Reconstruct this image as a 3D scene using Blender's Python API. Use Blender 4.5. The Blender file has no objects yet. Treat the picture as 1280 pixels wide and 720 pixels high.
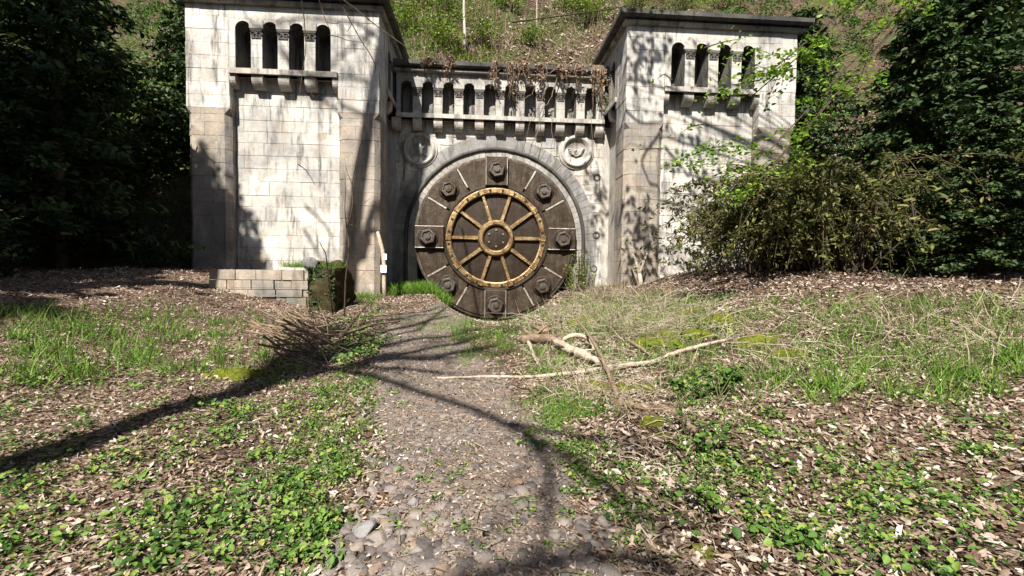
import bpy, math, random
import numpy as np
from mathutils import Vector, Matrix

random.seed(7)
RS = np.random.RandomState(11)
R = math.radians
C = bpy.context.scene.collection
sc = bpy.context.scene

# ------------------------------------------------------------------ camera
EYE = np.array([0.0, 0.0, 1.6])
YAW, PITCH, ROLL = R(3.9), R(2.1), R(0.7)
FPX = 544.0
fw = np.array([math.sin(YAW) * math.cos(PITCH), math.cos(YAW) * math.cos(PITCH), -math.sin(PITCH)])
rt0 = np.array([math.cos(YAW), -math.sin(YAW), 0.0])
up0 = np.cross(rt0, fw)
rt = math.cos(ROLL) * rt0 + math.sin(ROLL) * up0
up = -math.sin(ROLL) * rt0 + math.cos(ROLL) * up0

cam_data = bpy.data.cameras.new('camera')
cam = bpy.data.objects.new('camera', cam_data)
C.objects.link(cam)
cam.matrix_world = Matrix(((rt[0], up[0], -fw[0], EYE[0]), (rt[1], up[1], -fw[1], EYE[1]),
                           (rt[2], up[2], -fw[2], EYE[2]), (0, 0, 0, 1)))
cam_data.sensor_fit = 'HORIZONTAL'
cam_data.sensor_width = 36.0
cam_data.lens = 36.0 * FPX / 1280.0
cam_data.clip_start = 0.05
cam_data.clip_end = 600
sc.camera = cam


def ray(px, py):
    return fw + rt * ((px - 640.0) / FPX) + up * ((360.0 - py) / FPX)


def at(px, py, Y):
    """the point at depth Y seen at photo pixel px, py (a surveying helper)"""
    d = ray(px, py)
    return EYE + d * ((Y - EYE[1]) / d[1])


def proj(P):
    P = np.asarray(P, float) - EYE
    d = P @ fw
    return 640 + FPX * (P @ rt) / d, 360 - FPX * (P @ up) / d


def sstep(a, b, x):
    t = np.clip((x - a) / (b - a), 0, 1)
    return t * t * (3 - 2 * t)


# ------------------------------------------------------------------ key dimensions
YF, YB = 18.3, 21.75          # tower fronts, wall of the portal
XL = float(at(474, 200, YF)[0])
XR = float(at(781, 200, YF)[0])
YD = 21.35                     # face of the round door
DC = at(620, 298, YD)
DXC, DZC = float(DC[0]), float(DC[2])
DR = 101.5 / FPX * float((DC - EYE) @ fw)
SUN = np.array([1.2, 3.5, -4.2])
SUN = SUN / np.linalg.norm(SUN)
SX, SY = 1.2 / 4.2, 3.5 / 4.2  # shadow drift per metre of drop


# ------------------------------------------------------------------ terrain
def gz(x, y):
    x = np.asarray(x, float)
    y = np.asarray(y, float)
    z = 0.55 * sstep(4, 18, y)
    z = z + 1.15 * sstep(3.6, 10.5, x) * sstep(2, 9, y) + 0.10 * sstep(1.6, 4, x) * sstep(1, 6, y)
    z = z + 1.0 * sstep(-3.9, -10, x) * sstep(1, 7, y)
    z = z + 0.030 * np.sin(x * 2.3 + 0.7 * y) + 0.028 * np.sin(y * 1.9 - 1.1 * x + 2) + 0.018 * np.sin(3.9 * x + 2.7 * y + 1)
    # the hollow the path runs down into, in front of the round door
    s = YD / np.maximum(y, 0.5)
    xd = x * s
    q = np.clip(1 - ((xd - DXC) / (DR * 1.03)) ** 2, 0, 1)
    zd = DZC - DR * np.sqrt(q)
    sight = 1.6 + (zd - 1.6) / s - 0.11
    k = 0.08
    on = (q > 0) & (y > 9) & (y < 24)
    h = np.clip(0.5 + 0.5 * (sight - z) / k, 0, 1)
    sm = sight * (1 - h) + z * h - k * h * (1 - h)
    w = sstep(9, 11.5, y)
    return np.where(on, z * (1 - w) + sm * w, z)


def gp(px, py):
    """ground point seen at photo pixel px, py"""
    px = np.atleast_1d(np.asarray(px, float))
    py = np.atleast_1d(np.asarray(py, float))
    d = fw[None] + rt[None] * ((px - 640) / FPX)[:, None] + up[None] * ((360 - py) / FPX)[:, None]
    t = np.full(len(px), 1.0)
    lo = t.copy()
    done = np.zeros(len(px), bool)
    for i in range(150):
        P = EYE + d * t[:, None]
        done |= P[:, 2] <= gz(P[:, 0], P[:, 1])
        if done.all():
            break
        lo = np.where(done, lo, t)
        t = np.where(done, t, t * 1.025)
    for i in range(12):
        m = (lo + t) / 2
        P = EYE + d * m[:, None]
        hit = P[:, 2] <= gz(P[:, 0], P[:, 1])
        t = np.where(hit, m, t)
        lo = np.where(hit, lo, m)
    P = EYE + d * t[:, None]
    P[:, 2] = gz(P[:, 0], P[:, 1])
    return P


def g1(px, py):
    return gp(px, py)[0]


def hillz(x, y):
    x = np.asarray(x, float)
    y = np.asarray(y, float)
    zc = 10.95 + (y - 22.9) * 1.12
    zs = 0.9 + (y - 16.3) * 1.05
    xm = 0.5 * (XL + XR)
    w = sstep(7.2, 12.2, np.abs(x - xm))
    z = zc * (1 - w) + np.maximum(zs, -1.5) * w
    n = 0.35 * np.sin(x * 0.9 + y * 0.4) + 0.25 * np.sin(x * 1.7 - y * 1.3 + 1) + 0.16 * np.sin(3.1 * x + 2.2 * y) \
        + 0.10 * np.sin(5.3 * x - 4.1 * y + 2)
    return z + n * sstep(22.9, 24.5, y) * (1 - w) + n * w * 0.8


# ------------------------------------------------------------------ object helpers
class MB:
    def __init__(self):
        self.v, self.f = [], []

    def add(self, vs, fs):
        b = len(self.v)
        self.v += [tuple(float(c) for c in p) for p in vs]
        self.f += [tuple(b + i for i in f) for f in fs]

    def box(self, x0, x1, y0, y1, z0, z1):
        vs = [(x, y, z) for z in (z0, z1) for y in (y0, y1) for x in (x0, x1)]
        self.add(vs, [(0, 2, 3, 1), (4, 5, 7, 6), (0, 1, 5, 4), (2, 6, 7, 3), (0, 4, 6, 2), (1, 3, 7, 5)])

    def fbox(self, F, u0, u1, n0, n1, z0, z1):
        vs = [F(u, n, z) for z in (z0, z1) for n in (n0, n1) for u in (u0, u1)]
        self.add(vs, [(0, 2, 3, 1), (4, 5, 7, 6), (0, 1, 5, 4), (2, 6, 7, 3), (0, 4, 6, 2), (1, 3, 7, 5)])

    def prism(self, poly, z0, z1, T=lambda x, y, z: (x, y, z)):
        n = len(poly)
        vs = [T(p[0], p[1], z0) for p in poly] + [T(p[0], p[1], z1) for p in poly]
        fs = [tuple(range(n))[::-1], tuple(range(n, 2 * n))] + [(i, (i + 1) % n, n + (i + 1) % n, n + i) for i in range(n)]
        self.add(vs, fs)

    def tube(self, pts, rad, n=7):
        P = np.asarray(pts, float)
        m = len(P)
        rad = np.broadcast_to(np.asarray(rad, float), (m,))
        T = np.gradient(P, axis=0)
        T /= np.linalg.norm(T, axis=1)[:, None] + 1e-9
        a = np.cross(T[0], [0, 0, 1.0])
        if np.linalg.norm(a) < 1e-3:
            a = np.cross(T[0], [1.0, 0, 0])
        a /= np.linalg.norm(a)
        th = np.arange(n) * 2 * math.pi / n
        vs = []
        for i in range(m):
            a = a - T[i] * (a @ T[i])
            a /= np.linalg.norm(a) + 1e-9
            b = np.cross(T[i], a)
            vs.append(P[i] + rad[i] * (np.cos(th)[:, None] * a + np.sin(th)[:, None] * b))
        vs = np.concatenate(vs)
        fs = []
        for i in range(m - 1):
            for j in range(n):
                k = (j + 1) % n
                fs.append((i * n + j, i * n + k, (i + 1) * n + k, (i + 1) * n + j))
        fs.append(tuple(range(n))[::-1])
        fs.append(tuple((m - 1) * n + j for j in range(n)))
        self.add(vs, fs)

    def build(self, name, mat, parent=None, smooth=False, autosmooth=False):
        return mesh_np(name, np.array(self.v, float), self.f, mat, parent, smooth)


def wloc(o):
    p = np.zeros(3)
    while o is not None:
        p += np.array(o.location)
        o = o.parent
    return p


def mesh_np(name, V, F, mat, parent=None, smooth=False):
    V = np.asarray(V, float)
    if parent is not None:
        V = V - wloc(parent)
    me = bpy.data.meshes.new(name)
    if isinstance(F, np.ndarray):
        k = F.shape[1]
        me.vertices.add(len(V))
        me.vertices.foreach_set('co', V.astype(np.float32).ravel())
        me.loops.add(F.size)
        me.loops.foreach_set('vertex_index', F.astype(np.int32).ravel())
        me.polygons.add(len(F))
        me.polygons.foreach_set('loop_start', np.arange(len(F), dtype=np.int32) * k)
        me.polygons.foreach_set('loop_total', np.full(len(F), k, np.int32))
        me.update(calc_edges=True)
    else:
        me.from_pydata([tuple(p) for p in V], [], F)
        me.update()
    if smooth:
        me.polygons.foreach_set('use_smooth', np.ones(len(me.polygons), bool))
    me.materials.append(mat)
    o = bpy.data.objects.new(name, me)
    C.objects.link(o)
    o.parent = parent
    return o


def tag(o, label=None, cat=None, group=None, kind=None):
    if label: o['label'] = label
    if cat: o['category'] = cat
    if group: o['group'] = group
    if kind: o['kind'] = kind
    return o


def empty(name, loc, label, cat, group=None):
    o = bpy.data.objects.new(name, None)
    C.objects.link(o)
    o.location = [float(c) for c in loc]
    o.empty_display_size = 0.3
    return tag(o, label, cat, group)


def frames(nrm, yaw):
    """rotation matrices (n,3,3) with local z along nrm, spun by yaw"""
    z = nrm / (np.linalg.norm(nrm, axis=1)[:, None] + 1e-9)
    ref = np.where(np.abs(z[:, 2:3]) < 0.95, np.array([[0, 0, 1.0]]), np.array([[1.0, 0, 0]]))
    x = np.cross(ref, z)
    x /= np.linalg.norm(x, axis=1)[:, None] + 1e-9
    y = np.cross(z, x)
    c, s = np.cos(yaw)[:, None], np.sin(yaw)[:, None]
    x2 = c * x + s * y
    y2 = -s * x + c * y
    return np.stack([x2, y2, z], axis=2)


def scatter(tv, tf, pos, rot, scl):
    """copies of one small template: returns V, F"""
    tv = np.asarray(tv, float)
    tf = np.asarray(tf, int)
    n = len(pos)
    scl = np.asarray(scl, float)
    if scl.ndim == 1:
        scl = scl[:, None]
    loc = tv[None] * scl[:, None, :]
    V = np.einsum('nij,nkj->nki', rot, loc) + pos[:, None, :]
    F = tf[None] + (np.arange(n) * len(tv))[:, None, None]
    return V.reshape(-1, 3), F.reshape(-1, tf.shape[1])


def merge(parts):
    vs, fs, b = [], [], 0
    for V, F in parts:
        vs.append(V)
        fs.append(F + b)
        b += len(V)
    return np.concatenate(vs), np.concatenate(fs)


def inpoly(x, y, poly):
    x = np.asarray(x); y = np.asarray(y)
    ins = np.zeros(x.shape, bool)
    n = len(poly)
    for i in range(n):
        x0, y0 = poly[i]
        x1, y1 = poly[(i + 1) % n]
        c = ((y0 > y) != (y1 > y)) & (x < (x1 - x0) * (y - y0) / (y1 - y0 + 1e-12) + x0)
        ins ^= c
    return ins


def poly_px(poly, n):
    """n random pixels inside a photo polygon"""
    P = np.array(poly, float)
    lo, hi = P.min(0), P.max(0)
    out = np.zeros((0, 2))
    while len(out) < n:
        q = lo + RS.rand(n * 3, 2) * (hi - lo)
        out = np.concatenate([out, q[inpoly(q[:, 0], q[:, 1], poly)]])
    return out[:n]


def vnoise(x, y, s=1.0, seed=0):
    """cheap smooth 2-D noise in about -1..1"""
    r = np.random.RandomState(seed)
    z = 0
    for i in range(6):
        a = r.rand() * 6.28
        f = s * (0.7 + r.rand() * 1.3)
        z = z + np.sin(f * (np.cos(a) * x + np.sin(a) * y) + r.rand() * 6.28)
    return z / 3.0


# ------------------------------------------------------------------ materials
class NT:
    def __init__(self, name):
        self.m = bpy.data.materials.new(name)
        self.m.use_nodes = True
        self.t = self.m.node_tree
        self.t.nodes.clear()
        self.out = self.n('ShaderNodeOutputMaterial')

    def n(self, typ, ins=None, **kw):
        nd = self.t.nodes.new(typ)
        for k, v in kw.items():
            setattr(nd, k, v)
        for k, v in (ins or {}).items():
            self.set(nd.inputs[k], v)
        return nd

    def set(self, sock, v):
        if isinstance(v, bpy.types.NodeSocket):
            self.t.links.new(v, sock)
        elif isinstance(v, (tuple, list)) and len(v) == 3 and sock.type == 'RGBA':
            sock.default_value = (*v, 1)
        else:
            sock.default_value = v

    def pos(self):
        return self.n('ShaderNodeNewGeometry').outputs['Position']

    def island(self):
        return self.n('ShaderNodeNewGeometry').outputs['Random Per Island']

    def noise(self, vec, scale, detail=4, rough=0.6, dist=0.0):
        nd = self.n('ShaderNodeTexNoise', {'Vector': vec, 'Scale': scale, 'Detail': detail, 'Roughness': rough, 'Distortion': dist})
        return nd.outputs[0]

    def ramp(self, fac, stops, interp='LINEAR'):
        nd = self.n('ShaderNodeValToRGB', {'Fac': fac})
        cr = nd.color_ramp
        cr.interpolation = interp
        while len(cr.elements) < len(stops):
            cr.elements.new(0.5)
        for e, (p, c) in zip(cr.elements, stops):
            e.position = p
            e.color = (c, c, c, 1) if not isinstance(c, (tuple, list)) else (*c, 1)
        return nd.outputs[0]

    def mix(self, fac, a, b, mode='MIX'):
        nd = self.n('ShaderNodeMix', data_type='RGBA', blend_type=mode)
        self.set(nd.inputs[0], fac)
        self.set(nd.inputs[6], a)
        self.set(nd.inputs[7], b)
        return nd.outputs[2]

    def math(self, op, a, b=0.0, c=0.0, clamp=False):
        nd = self.n('ShaderNodeMath', operation=op, use_clamp=clamp)
        self.set(nd.inputs[0], a)
        self.set(nd.inputs[1], b)
        self.set(nd.inputs[2], c)
        return nd.outputs[0]

    def xyz(self, v):
        s = self.n('ShaderNodeSeparateXYZ', {'Vector': v})
        return s.outputs

    def comb(self, x, y, z):
        return self.n('ShaderNodeCombineXYZ', {'X': x, 'Y': y, 'Z': z}).outputs[0]

    def vmul(self, v, s):
        nd = self.n('ShaderNodeVectorMath', operation='MULTIPLY')
        self.set(nd.inputs[0], v)
        nd.inputs[1].default_value = s
        return nd.outputs[0]

    def bump(self, h, dist, strength=1.0, normal=None):
        ins = {'Height': h, 'Distance': dist, 'Strength': strength}
        if normal is not None:
            ins['Normal'] = normal
        return self.n('ShaderNodeBump', ins).outputs[0]

    def bsdf(self, col, rough=0.9, normal=None, metal=0.0, spec=0.3):
        ins = {'Base Color': col, 'Roughness': rough, 'Metallic': metal, 'Specular IOR Level': spec}
        if normal is not None:
            ins['Normal'] = normal
        b = self.n('ShaderNodeBsdfPrincipled', ins)
        self.set(self.out.inputs[0], b.outputs[0])
        return self.m

    def leaf(self, col, trans=0.35, rough=0.6, spec=0.2):
        b = self.n('ShaderNodeBsdfPrincipled', {'Base Color': col, 'Roughness': rough, 'Specular IOR Level': spec})
        t = self.n('ShaderNodeBsdfTranslucent', {'Color': col})
        mx = self.n('ShaderNodeMixShader', {0: trans, 1: b.outputs[0], 2: t.outputs[0]})
        self.set(self.out.inputs[0], mx.outputs[0])
        return self.m


def stone_mat(name, base=0.42, course=0.53, width=1.15, grey=0.45, warm=1.0, blocks=True, dark=0.5, tint=(1, 1, 1), island=False):
    k = NT(name)
    p = k.pos()
    x, y, z = k.xyz(p)[:3]
    wob = k.math('MULTIPLY', k.math('SUBTRACT', k.noise(p, 2.2, 2), 0.5), 0.015)
    u = k.math('ADD', k.math('ADD', x, y), wob)
    w = k.math('ADD', z, wob)
    if blocks:
        def brick(c1, c2, mortar):
            return k.n('ShaderNodeTexBrick', {'Vector': k.comb(u, w, 0.0), 'Color1': c1, 'Color2': c2, 'Mortar': mortar,
                                              'Scale': 1.0, 'Mortar Size': 0.010, 'Mortar Smooth': 0.25, 'Bias': 0.0,
                                              'Brick Width': width, 'Row Height': course}, offset=0.5, squash=1.0)
        br = brick((0.0, 0.0, 0.0), (1, 1, 1), (0.4, 0.4, 0.4))
        tone = br.outputs[0]
        mort = br.outputs[1]
    else:
        tone = k.island() if island else k.noise(p, 0.9, 2)
        mort = None
    b = base
    T_ = lambda c: tuple(i * j for i, j in zip(c, tint))
    c_warm = (b * 1.06, b * 0.97, b * 0.83)
    c_pink = (b * 0.88, b * 0.70, b * 0.58)
    c_grey = (b * 0.80, b * 0.79, b * 0.76)
    if island:
        tone = k.math('ADD', k.math('MULTIPLY', tone, 0.7), k.math('MULTIPLY', k.noise(p, 0.8, 4), 0.3))
    if blocks:
        tone = k.math('ADD', k.math('MULTIPLY', tone, 0.55), k.math('MULTIPLY', k.noise(p, 0.7, 3), 0.45))
    col = k.ramp(tone, [(0.0, T_(c_grey)), (0.35, T_(c_warm)), (0.75, T_((b * 1.12, b * 1.06, b * 0.95))), (1.0, T_(c_pink))])
    # broad weathering
    n1 = k.noise(p, 0.55, 6, 0.65, 0.4)
    col = k.mix(k.ramp(n1, [(0.42, 0.0), (0.66, 0.85 * grey * 2)]), col, (b * 0.46, b * 0.45, b * 0.43))
    n2 = k.noise(k.vmul(p, (1, 1, 0.16)), 3.2, 5, 0.65)
    col = k.mix(k.ramp(n2, [(0.51, 0.0), (0.63, dark)]), col, (b * 0.20, b * 0.19, b * 0.17))
    n6 = k.noise(k.vmul(p, (1, 1, 0.7)), 1.5, 7, 0.7, 0.8)
    col = k.mix(k.ramp(n6, [(0.53, 0.0), (0.60, 0.55 * grey * 2)]), col, T_((b * 0.62, b * 0.52, b * 0.41)))
    # lichen and grain
    n3 = k.noise(p, 9, 6, 0.7)
    col = k.mix(k.ramp(n3, [(0.35, 0.5), (0.5, 0.0)]), col, (b * 0.60, b * 0.56, b * 0.48))
    n4 = k.noise(p, 60, 3, 0.7)
    col = k.mix(0.35, col, k.ramp(n4, [(0.3, 0.55), (0.7, 1.25)]), 'MULTIPLY')
    # green algae towards the damp foot of the wall
    foot = k.math('MULTIPLY', k.ramp(z, [(0.0, 1.0), (1.0, 0.0)]), k.ramp(n1, [(0.4, 0.0), (0.6, 0.8)]))
    col = k.mix(foot, col, (b * 0.32, b * 0.36, b * 0.2))
    if mort is not None:
        mm = k.math('MULTIPLY', mort, k.ramp(n3, [(0.35, 0.1), (0.6, 0.75)]))
        col = k.mix(mm, col, k.mix(n1, (b * 0.22, b * 0.20, b * 0.17), (b * 1.1, b * 1.05, b * 0.95)))
    h = k.math('ADD', k.math('MULTIPLY', n3, 0.5), k.math('MULTIPLY', n4, 0.25))
    if mort is not None:
        h = k.math('SUBTRACT', h, k.math('MULTIPLY', mort, 0.9))
        h = k.math('ADD', h, k.math('MULTIPLY', tone, 0.25))
    return k.bsdf(col, 0.92, k.bump(h, 0.045, 1.0), spec=0.15)


M = {}
M['ashlar'] = stone_mat('sandstone_ashlar', 0.45, dark=0.75, grey=0.6)
M['panel'] = stone_mat('sandstone_panel', 0.54, 0.50, 1.2, 0.38, dark=0.5)
M['block_pale'] = stone_mat('pale_block', 0.60, blocks=False, grey=0.56, dark=0.85, island=True)
M['block_grey'] = stone_mat('grey_block', 0.57, blocks=False, grey=0.58, dark=0.97, island=True)
M['block_brown'] = stone_mat('brown_block', 0.35, blocks=False, grey=0.55, dark=0.6, island=True, tint=(1.06, 0.96, 0.86))
M['mortar'] = stone_mat('mortar_bed', 0.44, blocks=False, grey=0.4, dark=0.3)
M['pier_stone'] = stone_mat('sandstone_pier', 0.36, 0.53, 1.3, 0.6, dark=0.6, tint=(1.06, 0.96, 0.86))
M['trim'] = stone_mat('sandstone_trim', 0.46, blocks=False, grey=0.5, dark=0.7)
M['niche'] = stone_mat('shade_dark_niche_stone', 0.20, blocks=False, grey=0.7, dark=0.8)  # shade of the deep niches put into a darker stone colour
M['slab'] = stone_mat('blackened_slab_and_hood_shade', 0.11, blocks=False, grey=0.7, dark=0.7)
M['cornice'] = stone_mat('weathered_cornice', 0.34, blocks=False, grey=0.7, dark=0.95)
M['voussoir'] = stone_mat('grey_voussoir', 0.30, blocks=False, grey=0.6, dark=0.6, island=True, tint=(0.95, 0.98, 1.04))
M['arch_inner'] = stone_mat('pale_arch_stone', 0.40, blocks=False, grey=0.5, dark=0.6, island=True)
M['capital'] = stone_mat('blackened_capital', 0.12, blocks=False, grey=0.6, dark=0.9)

k = NT('dark_void'); M['void'] = k.bsdf((0.02, 0.02, 0.02), 1.0, spec=0)

# terrain
def ground_mat(name, hill=False):
    k = NT(name)
    p = k.pos()
    v = k.n('ShaderNodeTexVoronoi', {'Vector': k.vmul(p, (1, 1, 0.6)), 'Scale': 26.0 if not hill else 9.0, 'Randomness': 1.0})
    leaf = k.xyz(v.outputs['Color'])[0]
    col = k.ramp(leaf, [(0.0, (0.06, 0.038, 0.025)), (0.4, (0.15, 0.095, 0.063)), (0.7, (0.27, 0.185, 0.13)), (1.0, (0.42, 0.33, 0.26))])
    n = k.noise(p, 0.8, 5, 0.65, 0.3)
    col = k.mix(k.ramp(n, [(0.42, 0.0), (0.62, 0.8)]), col, (0.075, 0.052, 0.034))
    if hill:
        col = k.mix(0.5, col, (0.085, 0.052, 0.034))
        n2 = k.noise(p, 0.35, 5, 0.6, 0.5)
        col = k.mix(k.ramp(n2, [(0.45, 0.0), (0.6, 0.75)]), col, (0.07, 0.10, 0.025))
    n5 = k.noise(p, 45, 3, 0.7)
    col = k.mix(0.6, col, k.ramp(n5, [(0.3, 0.4), (0.7, 1.4)]), 'MULTIPLY')
    h = k.math('ADD', v.outputs['Distance'], k.math('MULTIPLY', n5, 0.6))
    return k.bsdf(col, 0.95, k.bump(h, 0.04 if not hill else 0.15, 1.0), spec=0.1)
M['ground'] = ground_mat('leafy_soil')
M['hill'] = ground_mat('hillside_soil', True)

k = NT('stony_path'); p = k.pos()
v = k.n('ShaderNodeTexVoronoi', {'Vector': p, 'Scale': 11.0, 'Randomness': 1.0})
ve = k.n('ShaderNodeTexVoronoi', {'Vector': p, 'Scale': 11.0, 'Randomness': 1.0}, feature='DISTANCE_TO_EDGE')
cell = k.xyz(v.outputs['Color'])[0]
st = k.ramp(cell, [(0.0, (0.10, 0.088, 0.08)), (0.5, (0.165, 0.145, 0.13)), (1.0, (0.22, 0.185, 0.155))])
soil = k.ramp(k.noise(p, 62, 5, 0.75), [(0.35, (0.075, 0.056, 0.043)), (0.55, (0.195, 0.152, 0.118)), (0.75, (0.40, 0.33, 0.265))])
gap = k.math('MULTIPLY', k.ramp(ve.outputs['Distance'], [(0.02, 0.7), (0.10, 0.0)]), 1.0)
big = k.ramp(k.noise(p, 2.0, 4), [(0.36, 0.35), (0.52, 1.0)])
col = k.mix(k.math('MAXIMUM', gap, big), st, soil)
col = k.mix(0.5, col, k.ramp(k.noise(p, 80, 3), [(0.3, 0.5), (0.7, 1.35)]), 'MULTIPLY')
h = k.math('ADD', k.math('MULTIPLY', k.ramp(ve.outputs['Distance'], [(0.0, 0.0), (0.12, 1.0)]), 0.35), k.math('MULTIPLY', k.noise(p, 60, 3), 0.5))
M['path'] = k.bsdf(col, 0.9, k.bump(h, 0.02, 1.0), spec=0.2)

k = NT('path_stone'); p = k.pos()
col = k.ramp(k.island(), [(0.0, (0.07, 0.06, 0.054)), (0.5, (0.15, 0.128, 0.112)), (0.85, (0.21, 0.178, 0.15)), (1.0, (0.20, 0.135, 0.095))])
col = k.mix(0.6, col, k.ramp(k.noise(p, 28, 5, 0.7), [(0.3, 0.5), (0.7, 1.35)]), 'MULTIPLY')
M['stone'] = k.bsdf(col, 0.8, k.bump(k.noise(p, 50, 4), 0.01, 0.8), spec=0.3)

k = NT('red_sandstone_rock'); p = k.pos()
M['redrock'] = k.bsdf(k.ramp(k.noise(p, 8, 5), [(0.3, (0.18, 0.10, 0.07)), (0.7, (0.40, 0.26, 0.19))]), 0.9, k.bump(k.noise(p, 20, 5), 0.03), spec=0.1)
k = NT('grey_rock'); p = k.pos()
M['greyrock'] = k.bsdf(k.ramp(k.noise(p, 5, 5), [(0.3, (0.09, 0.085, 0.08)), (0.7, (0.24, 0.23, 0.22))]), 0.9, k.bump(k.noise(p, 18, 5), 0.03), spec=0.1)

def litter(name, stops, tr=0.15, rough=0.75):
    k = NT(name)
    c = k.ramp(k.island(), stops)
    c = k.mix(0.5, c, k.ramp(k.noise(k.pos(), 70, 3), [(0.3, 0.6), (0.7, 1.3)]), 'MULTIPLY')
    return k.leaf(c, tr, rough)
M['litter'] = litter('dead_leaves', [(0.0, (0.06, 0.037, 0.025)), (0.35, (0.17, 0.112, 0.076)), (0.62, (0.32, 0.24, 0.18)), (0.88, (0.43, 0.35, 0.285)), (1.0, (0.58, 0.52, 0.45))])
M['weed'] = litter('green_weed_leaves', [(0.0, (0.025, 0.06, 0.014)), (0.35, (0.075, 0.155, 0.028)), (0.75, (0.15, 0.25, 0.045)), (0.95, (0.25, 0.32, 0.065)), (1.0, (0.34, 0.29, 0.10))], 0.3, 0.55)
M['grass'] = litter('green_grass', [(0.0, (0.05, 0.12, 0.012)), (0.6, (0.12, 0.24, 0.025)), (1.0, (0.22, 0.30, 0.06))], 0.3, 0.6)
M['straw'] = litter('dry_grass_blades', [(0.0, (0.11, 0.08, 0.05)), (0.45, (0.28, 0.225, 0.15)), (0.78, (0.48, 0.41, 0.29)), (0.88, (0.15, 0.17, 0.06)), (1.0, (0.14, 0.19, 0.05))], 0.25, 0.7)
M['maple'] = litter('spring_leaves', [(0.0, (0.10, 0.21, 0.02)), (0.5, (0.19, 0.34, 0.035)), (1.0, (0.33, 0.45, 0.07))], 0.45, 0.5)
M['shrubleaf'] = litter('shrub_leaves', [(0.0, (0.06, 0.11, 0.014)), (0.5, (0.14, 0.23, 0.025)), (1.0, (0.30, 0.36, 0.06))], 0.35, 0.55)
M['bramble'] = litter('dark_bramble_leaves', [(0.0, (0.025, 0.07, 0.012)), (0.6, (0.05, 0.12, 0.02)), (1.0, (0.11, 0.19, 0.035))], 0.25, 0.45)
M['yew'] = litter('evergreen_leaves', [(0.0, (0.014, 0.030, 0.011)), (0.6, (0.035, 0.066, 0.018)), (1.0, (0.08, 0.11, 0.03))], 0.15, 0.6)
M['mossleaf'] = litter('mossy_drooping_leaves', [(0.0, (0.035, 0.045, 0.012)), (0.5, (0.085, 0.10, 0.022)), (0.85, (0.16, 0.17, 0.04)), (1.0, (0.22, 0.17, 0.08))], 0.25, 0.7)
M['vineleaf'] = litter('dried_vine_leaves', [(0.0, (0.12, 0.075, 0.045)), (0.6, (0.28, 0.185, 0.12)), (1.0, (0.42, 0.31, 0.22))], 0.2, 0.8)

k = NT('moss'); p = k.pos()
M['moss'] = k.bsdf(k.ramp(k.noise(p, 16, 6, 0.7), [(0.3, (0.045, 0.06, 0.008)), (0.55, (0.15, 0.165, 0.02)), (0.75, (0.29, 0.275, 0.04))]), 1.0,
                   k.bump(k.noise(p, 90, 4, 0.7), 0.03, 1.0), spec=0.05)

def bark(name, a, b, scale=12, stretch=(1, 1, 0.2)):
    k = NT(name); p = k.pos()
    n = k.noise(k.vmul(p, stretch), scale, 6, 0.7, 0.3)
    return k.bsdf(k.ramp(n, [(0.3, a), (0.7, b)]), 0.9, k.bump(n, 0.02, 1.0), spec=0.1)
M['bark'] = bark('brown_bark', (0.05, 0.036, 0.026), (0.15, 0.115, 0.085))
M['twig'] = bark('dark_twig', (0.035, 0.026, 0.02), (0.10, 0.075, 0.055), 20)
M['paletrunk'] = bark('pale_bark', (0.26, 0.22, 0.18), (0.52, 0.47, 0.40), 8)
M['deadwood'] = bark('bleached_wood', (0.17, 0.125, 0.085), (0.56, 0.48, 0.37), 22, (0.45, 1, 1))
M['brownwood'] = bark('brown_dead_wood', (0.07, 0.045, 0.03), (0.33, 0.24, 0.165), 26, (0.35, 1, 1))
M['stump'] = bark('shaded_mossy_masonry', (0.015, 0.012, 0.007), (0.07, 0.058, 0.026), 7, (1, 1, 1))  # mossy earth brown, with tree shade put into the colour
k = NT('white_tag'); M['tag'] = k.bsdf((0.78, 0.78, 0.80), 0.5)
k = NT('faded_spray'); M['spray'] = k.bsdf((0.36, 0.33, 0.44), 0.9)
k = NT('graffiti_pink'); M['spray2'] = k.bsdf((0.50, 0.36, 0.37), 0.9)

def steel(name, a, b, rust, metal=0.55, rough=0.5, streak=True):
    k = NT(name); p = k.pos()
    n = k.noise(p, 3.0, 6, 0.7, 0.4)
    c = k.ramp(n, [(0.3, a), (0.7, b)])
    c = k.mix(k.ramp(k.noise(p, 1.6, 8, 0.8), [(0.44, 0.0), (0.62, 0.9)]), c, rust)
    st_ = k.noise(k.vmul(p, (1, 1, 0.12)), 5.0, 6, 0.75)
    if streak: c = k.mix(k.ramp(st_, [(0.46, 0.0), (0.64, 0.8)]), c, tuple(v * 0.7 for v in rust))
    g = k.noise(p, 30, 4, 0.7)
    c = k.mix(0.5, c, k.ramp(g, [(0.3, 0.5), (0.7, 1.4)]), 'MULTIPLY')
    return k.bsdf(c, k.ramp(g, [(0.3, rough - 0.12), (0.7, rough + 0.2)]), k.bump(k.math('ADD', g, n), 0.03, 0.7), metal, 0.4)
M['steel'] = steel('dark_brown_steel', (0.045, 0.036, 0.024), (0.105, 0.082, 0.053), (0.034, 0.016, 0.008))
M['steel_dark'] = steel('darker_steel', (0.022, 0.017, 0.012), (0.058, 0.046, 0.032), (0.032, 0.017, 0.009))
M['bolt'] = steel('worn_bolt_steel', (0.075, 0.066, 0.055), (0.16, 0.145, 0.12), (0.06, 0.035, 0.02), 0.65, 0.46)
M['seam'] = steel('bright_strip_steel', (0.35, 0.33, 0.29), (0.58, 0.55, 0.48), (0.25, 0.2, 0.14), 0.6, 0.4)
M['brass'] = steel('aged_brass', (0.25, 0.165, 0.075), (0.46, 0.33, 0.165), (0.085, 0.045, 0.02), 0.85, 0.34, False)
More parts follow.
